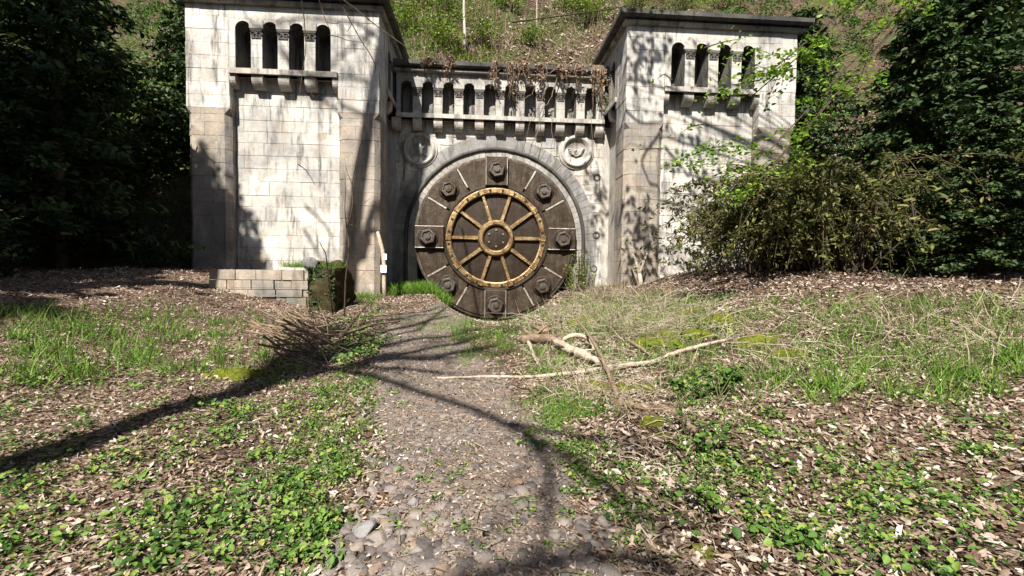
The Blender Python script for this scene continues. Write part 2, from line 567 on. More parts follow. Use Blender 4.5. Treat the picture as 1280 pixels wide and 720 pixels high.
M['brass_pale'] = steel('pale_brass', (0.44, 0.33, 0.19), (0.66, 0.54, 0.36), (0.30, 0.18, 0.07), 0.65, 0.4)
# ================================================================== setting
XM = 0.5 * (XL + XR)
HALF = 0.5 * (XR - XL)


def grid_mesh(name, xs, ys, zf, mat):
    X, Y = np.meshgrid(xs, ys)
    Z = zf(X, Y)
    V = np.stack([X.ravel(), Y.ravel(), Z.ravel()], 1)
    nx, ny = len(xs), len(ys)
    i = np.arange((ny - 1) * (nx - 1))
    r, c = i // (nx - 1), i % (nx - 1)
    a = r * nx + c
    F = np.stack([a, a + 1, a + nx + 1, a + nx], 1)
    o = mesh_np(name, V, F, mat, smooth=True)
    return tag(o, kind='structure')


gx = np.concatenate([[-120, -80, -50], np.arange(-36, -11, 1.2), np.arange(-10.4, 11.4, 0.16), np.arange(12, 36, 1.2), [50, 80, 120]])
gy = np.concatenate([[-120, -60, -30], np.arange(-15, 0, 1.0), np.arange(0, 24.3, 0.16), [26, 40, 80, 160]])
grid_mesh('ground', gx, gy, gz, M['ground'])


def hill_full(x, y):
    ax = np.abs(x - XM)
    t = sstep(YF + 0.4, 22.0, y)
    a0, a1 = 11.9 + (7.6 - 11.9) * t, 14.6 + (12.0 - 14.6) * t
    side = 0.9 + (y - 16.3) * 1.05 + 0.25 * np.sin(x * 0.9 + y * 0.6) + 0.18 * np.sin(x * 1.9 - y * 1.1)
    front = -3 + (np.maximum(side, -2) + 3) * sstep(0, 1, (ax - a0) / (a1 - a0))
    return np.where(y < 22.89, front, hillz(x, y))


hx = np.concatenate([np.arange(-90, -30, 3.0), np.arange(-30, 31, 0.4), np.arange(33, 92, 3.0)])
hy = np.concatenate([np.arange(13, 22.8, 0.4), [22.85, 22.9], np.arange(23.2, 46, 0.4), np.arange(48, 96, 3.0)])
grid_mesh('hillside', hx, hy, hill_full, M['hill'])

# stony path: centre line and width from a survey of the picture, laid as a ribbon just above the ground
pc = [(600, 716, 190), (605, 640, 150), (592, 560, 116), (560, 500, 98), (538, 455, 80), (526, 425, 62), (535, 400, 50)]
pts, wid = [], []
for px_, py_, hw in pc:
    c_ = g1(px_, py_)
    e_ = g1(px_ + hw, py_)
    pts.append(c_[:2]); wid.append(np.linalg.norm(e_[:2] - c_[:2]))
pts = [np.array([0.05, -6.0]), np.array([0.0, 0.0])] + pts + [np.array([DXC - 0.6, 16.5]), np.array([DXC - 0.1, 20.8])]
wid = [1.2, 1.15] + wid + [1.25, 1.6]
PTS = np.array(pts); WID = np.array(wid)
tt = np.linspace(0, len(PTS) - 1, 230)
cx_ = np.interp(tt, np.arange(len(PTS)), PTS[:, 0]); cy_ = np.interp(tt, np.arange(len(PTS)), PTS[:, 1]); ww = np.interp(tt, np.arange(len(PTS)), WID)
for _ in range(3):
    for a_ in (cx_, cy_, ww):
        a_[3:-3] = np.convolve(a_, np.ones(7) / 7, 'valid')
sv = np.linspace(-1, 1, 27)
PX = cx_[:, None] + sv[None] * ww[:, None] * (1 + 0.16 * vnoise(cy_ * 1.0, cy_ * 0, 2.6, 3))[:, None] * 1.0
PX += 0.05 * np.sign(sv)[None] * vnoise(cy_, cy_ * 0, 9, 5)[:, None]
PY = np.repeat(cy_[:, None], 27, 1)
PZ = gz(PX, PY) + 0.013 - 0.03 * np.abs(sv)[None] ** 8
i = np.arange(229 * 26); r_, c_ = i // 26, i % 26
a_ = r_ * 27 + c_
tag(mesh_np('path', np.stack([PX.ravel(), PY.ravel(), PZ.ravel()], 1), np.stack([a_, a_ + 1, a_ + 28, a_ + 27], 1), M['path'], smooth=True), kind='structure')


def on_path(x, y):
    c = np.interp(y, cy_, cx_); w = np.interp(y, cy_, ww)
    return 1 - np.abs(x - c) / w          # >0 inside

# ================================================================== architecture
def arcade(mb, mn, F, u0, u1, z0, z1, cs, w, ztop, zfl, depth, seg=12):
    """a wall face with round-headed niches"""
    h = w / 2
    e = u0
    def q(a, b, c, d): mb.add([a, b, c, d], [(0, 1, 2, 3)])
    def qn(a, b, c, d): mn.add([a, b, c, d], [(0, 1, 2, 3)])
    for c in cs:
        q(F(e, 0, z0), F(c - h, 0, z0), F(c - h, 0, z1), F(e, 0, z1))
        e = c + h
        sp = ztop - h
        A = [(c - h * math.cos(math.pi * i / seg), sp + h * math.sin(math.pi * i / seg)) for i in range(seg + 1)]
        for (ua, za), (ub, zb) in zip(A[:-1], A[1:]):
            q(F(ua, 0, za), F(ub, 0, zb), F(ub, 0, z1), F(ua, 0, z1))
            qn(F(ua, 0, za), F(ua, -depth, za), F(ub, -depth, zb), F(ub, 0, zb))
        q(F(c - h, 0, z0), F(c + h, 0, z0), F(c + h, 0, zfl), F(c - h, 0, zfl))
        for s in (-h, h):
            qn(F(c + s, 0, zfl), F(c + s, -depth, zfl), F(c + s, -depth, sp), F(c + s, 0, sp))
        qn(F(c - h, 0, zfl), F(c + h, 0, zfl), F(c + h, -depth, zfl), F(c - h, -depth, zfl))
        mn.add([F(a, -depth, b) for a, b in A] + [F(c + h, -depth, zfl), F(c - h, -depth, zfl)], [tuple(range(seg + 3))])
    q(F(e, 0, z0), F(u1, 0, z0), F(u1, 0, z1), F(e, 0, z1))
    q(F(u0, 0, z0), F(u1, 0, z0), F(u1, -0.5, z0), F(u0, -0.5, z0))


def vblock(mb, F, poly, z0, z1, n0, n1, bev):
    """one dressed stone: (u, z) rectangle with a worn chamfer round its face"""
    u0, u1 = poly
    j = lambda: random.uniform(0.4, 1.7) * bev
    vs = [F(u, n0, z) for u, z in ((u0, z0), (u1, z0), (u1, z1), (u0, z1))]
    vs += [F(u, n1 - bev, z) for u, z in ((u0, z0), (u1, z0), (u1, z1), (u0, z1))]
    vs += [F(u, n1 + random.uniform(-.004, .004), z) for u, z in ((u0 + j(), z0 + j()), (u1 - j(), z0 + j()), (u1 - j(), z1 - j()), (u0 + j(), z1 - j()))]
    fs = [(8, 9, 10, 11)]
    for b in (0, 4):
        fs += [(b + i, b + (i + 1) % 4, b + 4 + (i + 1) % 4, b + 4 + i) for i in range(4)]
    mb.add(vs, fs)


def blockface(mb, F, u0, u1, z0, z1, course, hole=None, proud=0.024):
    z = z0
    g = 0.004
    while z < z1 - 0.02:
        h = min(course * random.choice([0.88, 1.0, 1.0, 1.12]), z1 - z)
        if z1 - z - h < 0.2: h = z1 - z
        u = u0
        w = random.uniform(0.4, 1.1)
        while u < u1 - 1e-4:
            e = min(u + w, u1)
            if u1 - e < 0.3: e = u1
            if hole is None or not any(hole(a, b) for a in (u, 0.5 * (u + e), e) for b in (z, z + h / 2, z + h)):
                vblock(mb, F, (u + g, e - g), z + g, z + h - g, -0.03, proud + random.uniform(-.010, .010), 0.009)
            elif hole is not None:       # trim the stones that run into the arch
                n = 6
                for i in range(n):
                    a, b = u + (e - u) * i / n, u + (e - u) * (i + 1) / n
                    if not any(hole(p, q) for p in (a, b) for q in (z, z + h)):
                        vblock(mb, F, (a, b), z + g, z + h - g, -0.03, proud, 0.003)
            u = e
            w = random.uniform(0.75, 1.6)
        z += h


def courses(mb, F, u0, u1, nb, z0, z1, course, c):
    """a pier of stacked stones, two to a course, with an optional corner chamfer c"""
    z = z0
    i = 0
    while z < z1 - 0.02:
        h = min(course, z1 - z)
        if z1 - z - h < 0.25: h = z1 - z
        m = u0 + (u1 - u0) * ((0.36, 0.62)[i % 2] + random.uniform(-.05, .05))
        for side in (0, 1):
            dn, du = random.uniform(-.010, .008), random.uniform(-.009, .009)
            g = 0.003
            if side == 0:
                P_ = [(u0 + du, nb), (m - g, nb), (m - g, dn)] + ([(u0 + du + c, dn), (u0 + du, dn - c)] if c else [(u0 + du + .015, dn), (u0 + du, dn - .015)])
            else:
                P_ = [(m + g, nb), (u1 + du, nb)] + ([(u1 + du, dn - c), (u1 + du - c, dn)] if c else [(u1 + du, dn - .015), (u1 + du - .015, dn)]) + [(m + g, dn)]
            b = 0.008
            k_ = len(P_)
            cu = sum(p[0] for p in P_) / k_; cn = sum(p[1] for p in P_) / k_
            sh = [(p[0] - b * (1 if p[0] > cu else -1), p[1] - (b if p[1] > cn else 0)) for p in P_]
            rings = [(sh, z + g * .6), (P_, z + g + b), (P_, z + h - g - b), (sh, z + h - g * .6)]
            vs = [F(p[0], p[1], zz) for rg, zz in rings for p in rg]
            fs = [(r * k_ + q, r * k_ + (q + 1) % k_, (r + 1) * k_ + (q + 1) % k_, (r + 1) * k_ + q) for r in range(3) for q in range(k_)]
            fs += [tuple(range(k_)), tuple(3 * k_ + q for q in range(k_))]
            mb.add(vs, fs)
        z += h
        i += 1


def corbel(F, u, w, zt, zb, back, parent, i):
    mb = MB()
    pr = [(-back, zt), (0.0, zt), (0.0, zt - 0.17)]
    for a in np.linspace(0.15, 1, 6):
        t = a * math.pi / 2
        pr.append((-0.72 * back * (1 - math.cos(t)), zt - 0.17 - (zt - 0.17 - zb) * math.sin(t)))
    pr.append((-back, zb))
    mb.prism(pr, u - w / 2, u + w / 2, lambda n, z, uu: F(uu, n, z))
    return mb.build('corbel', M['trim'], parent)


def capital(F, u, w, z, parent):
    mb = MB()
    mb.fbox(F, u - w / 2 - 0.03, u + w / 2 + 0.03, -0.12, 0.05, z + 0.16, z + 0.25)
    mb.fbox(F, u - w / 2 + 0.02, u + w / 2 - 0.02, -0.12, 0.03, z - 0.12, z + 0.16)
    for s in (-1, 1):
        th = np.linspace(0, 4.6, 14)
        rr = 0.10 - 0.014 * th
        pts = [F(u + s * (0.10 + r * math.cos(t)), 0.055, z + 0.03 + r * math.sin(t)) for r, t in zip(rr, th)]
        mb.tube(pts, 0.022, 5)
    mb.build('capital', M['capital'], parent)
    mb = MB()
    return


def gable(F, u, w, z0, z1, parent):
    """pointed block above each pier"""
    mb = MB()
    pr = [(u - w / 2 - 0.05, z0), (u + w / 2 + 0.05, z0), (u + w / 2 + 0.05, z1 - 0.22), (u, z1), (u - w / 2 - 0.05, z1 - 0.22)]
    mb.prism(pr, -0.05, 0.035, lambda a, b, n: F(a, n, b))
    return mb.build('gabled_block', M['trim'], parent)


def sweep(mb, path, prof):
    """profile (out, z) swept along a plan path; outward is to the right of travel"""
    P = [np.array(p, float) for p in path]
    n = len(P)
    nor = []
    for a, b in zip(P[:-1], P[1:]):
        d = (b - a) / np.linalg.norm(b - a)
        nor.append(np.array([d[1], -d[0]]))
    rings = []
    for i in range(n):
        if i == 0: m = nor[0]
        elif i == n - 1: m = nor[-1]
        else:
            m = nor[i - 1] + nor[i]
            m = m / (m @ nor[i])
        rings.append([(P[i][0] + m[0] * o, P[i][1] + m[1] * o, z) for o, z in prof])
    k = len(prof)
    mb.add([p for r in rings for p in r],
           [(i * k + j, i * k + (j + 1) % k, (i + 1) * k + (j + 1) % k, (i + 1) * k + j) for i in range(n - 1) for j in range(k)]
           + [tuple(range(k)), tuple((n - 1) * k + j for j in range(k))])


def roll_prof(o0, o1, z0, z1, k=7):
    zc, r = (z0 + z1) / 2, (z1 - z0) / 2
    return [(o0, z0), (o1 - r, z0)] + [(o1 - r + r * math.cos(t), zc + r * math.sin(t)) for t in np.linspace(-1.3, 1.3, k)] + [(o1 - r, z1), (o0, z1)]


def jslab(o0, o1, z0, z1):
    return [(o0, z0), (o1 - 0.05, z0), (o1, z0 + 0.06), (o1, z1 - 0.03), (o1 - 0.05, z1), (o0, z1)]


def tower(side, label):
    x0 = XL if side < 0 else XR
    s = side
    F = lambda u, n, z: (x0 + s * u, YF - n, z)
    G = lambda v, n, z: (x0 - s * n, YF + v, z)
    ZT, W, PW = 12.50, 7.5, 1.65
    ZL = 12.08
    root = empty('portal_tower', (x0 + s * W / 2, YF + 2, 0.5), label, 'tower', 'towers flanking the tunnel portal')
    mb = MB(); mb.fbox(F, 0.35, W - 0.02, -6.0, -0.45, -1.6, 9.34)
    mb.build('wall_core', M['mortar'], root)
    mb = MB(); blockface(mb, lambda u, n, z: F(u, n - 0.45, z), PW + 0.004, W - PW - 0.004, 0.0, 9.34, 0.52)
    mb.build('panel_wall', M['block_pale'], root)
    for u0, u1 in ((0.0, PW), (W - PW, W)):
        mb = MB()
        mb.fbox(F, u0 + .03, u1 - .03, -1.3, -.03, 7.98, ZL)
        mb.build('pier_core', M['mortar'], root)
        mb = MB(); courses(mb, F, u0, u1, -1.3, 7.98, ZL, 0.51, 0.0)
        mb.build('corner_pier', M['block_pale'], root)
        c = 0.2
        poly = [(u0, -1.3), (u1, -1.3), (u1, -c), (u1 - c, 0.0), (u0 + c, 0.0), (u0, -c)]
        mb = MB()
        mb.prism([(u0 + .03, -1.3), (u1 - .03, -1.3), (u1 - .03, -c - .03), (u1 - c - .03, -.03), (u0 + c + .03, -.03), (u0 + .03, -c - .03)], -1.6, 7.74, lambda a, b, z: F(a, b, z))
        mb.build('pier_core', M['mortar'], root)
        mb = MB(); courses(mb, F, u0, u1, -1.3, 0.0, 7.75, 0.53, c)
        # chamfer stops
        top = [(u0, -1.3), (u1, -1.3), (u1, -0.002), (u1 - 0.002, 0.0), (u0 + 0.002, 0.0), (u0, -0.002)]
        vs = [F(a, b, 7.75) for a, b in poly] + [F(a, b, 7.98) for a, b in top]
        mb.add(vs, [(i, (i + 1) % 6, 6 + (i + 1) % 6, 6 + i) for i in range(6)])
        mb.build('chamfered_pier', M['block_brown'], root)
    # front arcade
    cs = [2.22 + 1.03 * i for i in range(4)]
    mn = MB(); mb = MB(); arcade(mb, mn, F, PW, W - PW, 9.34, ZL, cs, 0.60, 11.42, 9.55, 1.05)
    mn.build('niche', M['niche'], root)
    mb.build('arcade_wall', M['panel'], root)
    pu = [PW + 0.11] + [0.5 * (a + b) for a, b in zip(cs[:-1], cs[1:])] + [W - PW - 0.11]
    for i, u in enumerate(pu):
        w = 0.43 if 0 < i < len(pu) - 1 else 0.22
        if 0 < i < len(pu) - 1:
            capital(F, u, 0.41, 10.87, root)
            gable(F, u, 0.43, 11.14, 11.68, root)
        corbel(F, u, w, 9.337, 8.85, 0.452, root, i)
    mb = MB(); mb.fbox(F, PW + 0.003, W - PW - 0.003, -0.3, 0.09, 9.34, 9.545)
    mb.build('sill', M['trim'], root)
    # inner side
    mb = MB(); mb.fbox(G, 1.3, YB - YF + 1.5, -2.2, -0.4, -1.6, 9.34)
    mb.build('side_core', M['mortar'], root)
    mb = MB(); blockface(mb, lambda u, n, z: G(u, n - 0.4, z), 1.3, YB - YF - 0.02, 0.0, 9.34, 0.5)
    mb.build('side_wall', M['block_grey'], root)
    ve = YB - YF + 0.2
    vc = [1.92, 2.95]
    mn = MB(); mb = MB(); arcade(mb, mn, G, 1.3, ve, 9.34, ZL, vc, 0.56, 11.42, 9.55, 1.0)
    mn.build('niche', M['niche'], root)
    mb.build('arcade_wall', M['ashlar'], root)
    mb = MB(); mb.fbox(G, 1.303, ve, -0.3, 0.09, 9.34, 9.545)
    mb.build('sill', M['trim'], root)
    for v in (1.41, 2.435):
        corbel(G, v, 0.42 if v > 2 else 0.22, 9.337, 8.85, 0.402, root, 0)
    capital(G, 2.435, 0.41, 10.87, root)
    # cornice round three sides, and the roof
    path = [(x0 + s * W, 26.5), (x0 + s * W, YF), (x0, YF), (x0, YB + 1.3)]
    if s > 0: path = path[::-1]
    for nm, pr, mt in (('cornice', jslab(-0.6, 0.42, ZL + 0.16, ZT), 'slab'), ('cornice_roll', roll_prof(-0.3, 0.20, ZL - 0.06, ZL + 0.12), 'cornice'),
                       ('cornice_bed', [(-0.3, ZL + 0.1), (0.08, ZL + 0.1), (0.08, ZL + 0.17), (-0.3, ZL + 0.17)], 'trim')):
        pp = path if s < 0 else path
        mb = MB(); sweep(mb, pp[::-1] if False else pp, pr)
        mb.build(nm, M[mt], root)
    mb = MB(); mb.fbox(F, 0.3, W - 0.3, -8.0, -0.3, ZL + 0.1, ZT - 0.04)
    mb.build('roof', M['cornice'], root)
    mb = MB(); mb.fbox(F, W - 0.6, W - 0.03, -8.0, -1.3, -1.6, ZL)
    mb.build('outer_wall', M['ashlar'], root)
    return root, F, G


TL, FL, GL = tower(-1, 'pale sandstone tower left of the round door, crossed by a trunk shadow')
TR, FR, GR = tower(1, 'pale sandstone tower right of the round door, dappled with leaf shadows')

# graffiti on the left tower's panel (faded scribble)
mb = MB()
for j in range(5):
    u0 = 1.95 + j * 0.17
    q = [FL(u0 + 0.11 * math.sin(t * 2.1 + j), -0.449, 3.45 + 0.10 * math.cos(t * 3.3 + j * 1.7) + 0.03 * j) for t in np.linspace(0, 2.6, 12)]
    mb.tube(q, 0.014, 4)
mb.build('faded_graffiti', M['spray'], TL)['label'] = 'faded mauve scribble on the wall panel'

# ------------------------------------------------------------------ portal wall between the towers
PF = lambda u, n, z: (XM + u, YB - n, z)
root = empty('portal_wall', (XM, YB, 0.7), 'grey and white stone portal wall with niches and two roundels, framing the round door', 'tunnel portal')
PORTAL = root; root['kind'] = 'thing'
RW = DR * 0.985
ZS = DZC
mb = MB()
uc = DXC - XM
def q4(a, b, c, d): mb.add([a, b, c, d], [(0, 1, 2, 3)])
Z1 = 8.90
HW = HALF + 0.6
q4(PF(-HW, 0, -1.8), PF(uc - RW, 0, -1.8), PF(uc - RW, 0, Z1), PF(-HW, 0, Z1))
q4(PF(uc + RW, 0, -1.8), PF(HW, 0, -1.8), PF(HW, 0, Z1), PF(uc + RW, 0, Z1))
A = [(uc - RW * math.cos(math.pi * i / 48), ZS + RW * math.sin(math.pi * i / 48)) for i in range(49)]
for (ua, za), (ub, zb) in zip(A[:-1], A[1:]):
    q4(PF(ua, 0, za), PF(ub, 0, zb), PF(ub, 0, Z1), PF(ua, 0, Z1))
mb.build('wall_core', M['mortar'], root)
mb = MB(); blockface(mb, PF, -HALF, HALF, 0.3, Z1 - 0.01, 0.44, hole=lambda u, z: math.hypot(u - uc, max(z - ZS, 0)) < DR + 1.02)
mb.build('wall_face', M['block_grey'], root)
mb = MB()
for (ua, za), (ub, zb) in zip(A[:-1], A[1:]):
    q4(PF(ua, 0, za), PF(ua, -9, za), PF(ub, -9, zb), PF(ub, 0, zb))
for sgn in (-1, 1):
    q4(PF(uc + sgn * RW, 0, -1.8), PF(uc + sgn * RW, -9, -1.8), PF(uc + sgn * RW, -9, ZS), PF(uc + sgn * RW, 0, ZS))
mb.add([PF(a, -9, b) for a, b in A] + [PF(uc + RW, -9, -1.8), PF(uc - RW, -9, -1.8)], [tuple(range(51))])
mb.build('tunnel_lining', M['voussoir'], root)


def ring_blocks(mb, r0, r1, n0, n1, count, gap, jit=0.012, jamb=True):
    for i in range(count):
        a0 = math.pi * i / count + gap / r0 / 2
        a1 = math.pi * (i + 1) / count - gap / r0 / 2
        j = random.uniform(-jit, jit)
        vs = []
        for n in (n0, n1 + j):
            for r in (r0, r1):
                for k_ in range(3):
                    a = a0 + (a1 - a0) * k_ / 2
                    vs.append(PF(uc - r * math.cos(a), n, ZS + r * math.sin(a)))
        mb.add(vs, [(0, 1, 4, 3), (1, 2, 5, 4), (6, 9, 10, 7), (7, 10, 11, 8), (0, 6, 7, 1), (1, 7, 8, 2), (3, 4, 10, 9), (4, 5, 11, 10), (0, 3, 9, 6), (2, 8, 11, 5)])
    if jamb:
        z = ZS
        while z > -1.2:
            h_ = random.choice([0.42, 0.5, 0.58])
            for sgn in (-1, 1):
                mb.fbox(PF, *sorted((uc + sgn * r0, uc + sgn * r1)), n0, n1 + random.uniform(-jit, jit), z - h_ + gap, z - 0.001)
            z -= h_


mb = MB(); ring_blocks(mb, DR - 0.12, DR + 0.33, -0.35, 0.10, 46, 0.014)
mb.build('inner_arch', M['arch_inner'], root)
mb = MB(); ring_blocks(mb, DR + 0.47, DR + 1.08, -0.1, 0.035, 44, 0.016, 0.014)
mb.build('voussoir_arch', M['voussoir'], root)
# hood moulding: roll round the arch, its shadow line put into a dark colour
mb = MB()
cs_ = [(uc - (DR + 0.42) * math.cos(t), ZS + (DR + 0.42) * math.sin(t)) for t in np.linspace(0, math.pi, 61)]
pl = [PF(cs_[0][0], 0.12, -1.0)] + [PF(a, 0.12, b) for a, b in cs_] + [PF(cs_[-1][0], 0.12, -1.0)]
mb.tube(pl, 0.095, 10)
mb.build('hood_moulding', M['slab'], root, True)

# arcade gallery
PZ0, PZ1, PTOP = 8.90, 11.02, 10.62
UC = float(at(625, 120, YB - 0.45)[0]) - XM
AF = lambda u, n, z: PF(u, n + 0.45, z)
pcs = [UC + 0.985 * (i - 4.5) for i in range(10)]
mn = MB(); mb = MB(); arcade(mb, mn, AF, -HALF + 0.1, HALF - 0.1, PZ0, PZ1, pcs, 0.57, PTOP, PZ0 + 0.2, 1.08)
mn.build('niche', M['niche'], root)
mb.build('arcade_wall', M['ashlar'], root)
mb = MB(); mb.fbox(AF, -HALF + 0.1, HALF - 0.1, -0.3, 0.10, PZ0, PZ0 + 0.195)
mb.build('sill', M['trim'], root)
for i in range(11):
    u = pcs[0] - 0.4925 + 0.985 * i
    if abs(u) < HALF - 0.3:
        capital(AF, u, 0.39, 10.05, root)
        gable(AF, u, 0.41, 10.33, 10.86, root)
    corbel(AF, u, 0.42, PZ0 - 0.002, 8.36, 0.452, root, i)
pth = [(XL, YB - 0.45), (XR, YB - 0.45)]
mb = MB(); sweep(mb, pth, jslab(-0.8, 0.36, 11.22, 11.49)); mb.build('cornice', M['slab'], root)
mb = MB(); sweep(mb, pth, roll_prof(-0.3, 0.20, 11.00, 11.15)); mb.build('cornice_roll', M['cornice'], root)
mb = MB(); sweep(mb, pth, [(-0.3, 11.13), (0.08, 11.13), (0.08, 11.225), (-0.3, 11.225)]); mb.build('cornice_bed', M['trim'], root)
mb = MB(); mb.box(XL - 0.3, XR + 0.3, YB + 0.2, YB + 1.4, 9.0, 11.45); mb.build('roof', M['cornice'], root)


def lathe_y(mb, cx, cz, prof, seg=40, a0=0.0, a1=2 * math.pi, close=True):
    """profile (r, y) turned about the axis through cx, cz pointing along y"""
    k = len(prof)
    th = np.linspace(a0, a1, seg + 1)
    vs = [(cx + r * math.sin(t), y, cz + r * math.cos(t)) for t in th for r, y in prof]
    fs = [(i * k + j, i * k + j + 1, (i + 1) * k + j + 1, (i + 1) * k + j) for i in range(seg) for j in range(k - 1)]
    mb.add(vs, fs)


def medallion(px, py, lab):
    c = at(px, py, YB)
    cx, cz = float(c[0]), float(c[2])
    mb = MB()
    y = YB
    lathe_y(mb, cx, cz, [(0.90, y + 0.01), (0.90, y - 0.06), (0.86, y - 0.09), (0.80, y - 0.06), (0.78, y - 0.16), (0.70, y - 0.20), (0.63, y - 0.16), (0.58, y - 0.02), (0.0, y - 0.04)])
    m = mb.build('medallion', M['trim'], root, True)
    m['label'] = lab
    return m, cx, cz


m1, cx, cz = medallion(524, 187, 'stone roundel with a carved monogram of two letters')
mb = MB()
for s in (-1, 1):      # two letters R set back to back
    def L(a, b): return (cx + 0.04 + s * a, YB - 0.075, cz - 0.02 + b)
    mb.tube([L(0.03, 0.30), L(0.06, 0.1), L(0.10, -0.12), L(0.07, -0.27)], 0.028, 6)
    mb.tube([L(0.03, 0.27), L(0.13, 0.31), L(0.24, 0.23), L(0.22, 0.10), L(0.10, 0.04), L(0.06, 0.05)], 0.026, 6)
    mb.tube([L(0.12, 0.04), L(0.20, -0.10), L(0.24, -0.25), L(0.32, -0.24)], 0.026, 6)
mb.tube([(cx + 0.04, YB - 0.075, cz + 0.42), (cx + 0.04, YB - 0.075, cz - 0.34)], 0.02, 6)
mb.build('monogram', M['trim'], m1, True)
m2, cx, cz = medallion(720, 190, 'stone roundel with a weathered winged relief')
mb = MB()
for s in (-1, 1):
    for j in range(4):
        mb.tube([(cx + s * 0.06, YB - 0.06, cz - 0.02 - 0.06 * j), (cx + s * (0.22 + 0.03 * (3 - j)), YB - 0.09, cz + 0.12 - 0.075 * j), (cx + s * (0.44 - 0.05 * j), YB - 0.06, cz + 0.12 - 0.10 * j)], [0.05, 0.06, 0.015], 6)
th = np.linspace(0, 2 * math.pi, 19)
mb.tube([(cx + 0.15 * math.cos(t), YB - 0.08, cz - 0.08 + 0.15 * math.sin(t)) for t in th], 0.03, 6)
for t in th[:-1:3]:
    mb.tube([(cx, YB - 0.08, cz - 0.08), (cx + 0.14 * math.cos(t), YB - 0.08, cz - 0.08 + 0.14 * math.sin(t))], 0.016, 5)
mb.build('winged_relief', M['trim'], m2, True)
# drain holes low on the right of the wall
for px, py in ((746, 222), (745, 294), (742, 336)):
    c = at(px, py, YB)
    mb = MB()
    lathe_y(mb, float(c[0]), float(c[2]), [(0.20, YB + 0.01), (0.19, YB - 0.05), (0.12, YB - 0.06), (0.115, YB - 0.004), (0.0, YB - 0.004)], 14)
    mb.build('drain_mouth', M['capital'], root)

# ================================================================== round steel door (a plain generic vault door)
root = empty('round_door', (DXC, YD, DZC - DR), 'huge round dark steel door with brass ring, spokes and big hex bolts, closing the tunnel', 'vault door')
root['kind'] = 'thing'
cx, cz = DXC, DZC
y = YD
mb = MB()
lathe_y(mb, cx, cz, [(DR * 0.97, y + 0.36), (DR, y + 0.30), (DR, y + 0.03), (DR * 0.985, y), (DR * 0.955, y + 0.0), (DR * 0.95, y + 0.06), (0, y + 0.06)], 96)
mb.build('door_disc', M['bolt'], root, False)
mb = MB()
lathe_y(mb, cx, cz, [(DR * 0.62, y + 0.05), (DR * 0.60, y + 0.035), (DR * 0.3, y + 0.01), (0, y)], 72)
mb.build('inner_plate', M['steel_dark'], root, True)


def wedge(mb, r0, r1, a0, a1, y0, y1, k=5, bev=0.03):
    vs = []
    for yy, sh in ((y0, 0.0), (y1 + bev, 0.0), (y1, bev)):
        for r in (r0 + sh, r1 - sh):
            for i in range(k + 1):
                a = a0 + sh / r + (a1 - a0 - 2 * sh / r) * i / k
                vs.append((cx + r * math.sin(a), yy, cz + r * math.cos(a)))
    m = k + 1
    fs = []
    L0, L1, L2 = 0, 2 * m, 4 * m
    for i in range(k):
        fs.append((L2 + i, L2 + i + 1, L2 + m + i + 1, L2 + m + i))
        for a, b in ((L0, L1), (L1, L2)):
            fs.append((a + i, a + i + 1, b + i + 1, b + i))
            fs.append((a + m + i, a + m + i + 1, b + m + i + 1, b + m + i))
    for a, b in ((L0, L1), (L1, L2)):
        fs.append((a, a + m, b + m, b))
        fs.append((a + m - 1, a + 2 * m - 1, b + 2 * m - 1, b + m - 1))
    mb.add(vs, fs)


def bar(mb, a, r0, r1, w0, w1, y0, y1, bev=0.02):
    """radial bar at angle a"""
    d = np.array([math.sin(a), math.cos(a)]); n = np.array([d[1], -d[0]])
    vs = []
    for yy, sh in ((y0, 0), (y1 + bev, 0), (y1, bev)):
        for r, w in ((r0 + sh, w0 - sh), (r1 - sh, w1 - sh)):
            for sg in (-1, 1):
                p = d * r + n * sg * w
                vs.append((cx + p[0], yy, cz + p[1]))
    fs = [(8, 9, 11, 10)]
    for b in (0, 4):
        fs += [(b, b + 1, b + 5, b + 4), (b + 1, b + 3, b + 7, b + 5), (b + 3, b + 2, b + 6, b + 7), (b + 2, b, b + 4, b + 6)]
    mb.add(vs, fs)


NSEG = 12
for i in range(NSEG):
    a = 2 * math.pi * (i + 0.5) / NSEG
    mb = MB(); wedge(mb, DR * 0.645, DR * 0.965, a - math.pi / NSEG + 0.011, a + math.pi / NSEG - 0.011, y + 0.06, y - 0.07)
    mb.build('rim_plate', M['steel'], root)
for i in range(NSEG):
    a = 2 * math.pi * i / NSEG
    if i % 3:
        mb = MB(); bar(mb, a, DR * 0.70, DR * 0.955, DR * 0.011, DR * 0.011, y + 0.05, y - 0.10, 0.01)
        mb.build('seam_strip', M['seam'], root)
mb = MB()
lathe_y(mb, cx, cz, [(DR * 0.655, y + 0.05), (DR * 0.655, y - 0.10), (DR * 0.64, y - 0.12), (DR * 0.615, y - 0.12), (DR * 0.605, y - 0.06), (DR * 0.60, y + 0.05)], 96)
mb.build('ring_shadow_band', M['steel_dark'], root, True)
mb = MB()
lathe_y(mb, cx, cz, [(DR * 0.612, y + 0.04), (DR * 0.612, y - 0.13), (DR * 0.60, y - 0.16), (DR * 0.555, y - 0.16), (DR * 0.542, y - 0.13), (DR * 0.542, y + 0.04)], 96)
ringo = mb.build('brass_ring', M['brass'], root, False)
for i in range(24):
    a = 2 * math.pi * (i + 0.5) / 24
    mb = MB(); wedge(mb, DR * 0.562, DR * 0.594, a - 0.022, a + 0.022, y - 0.15, y - 0.19, 2, 0.012)
    mb.build('ring_stud', M['steel_dark'], ringo)


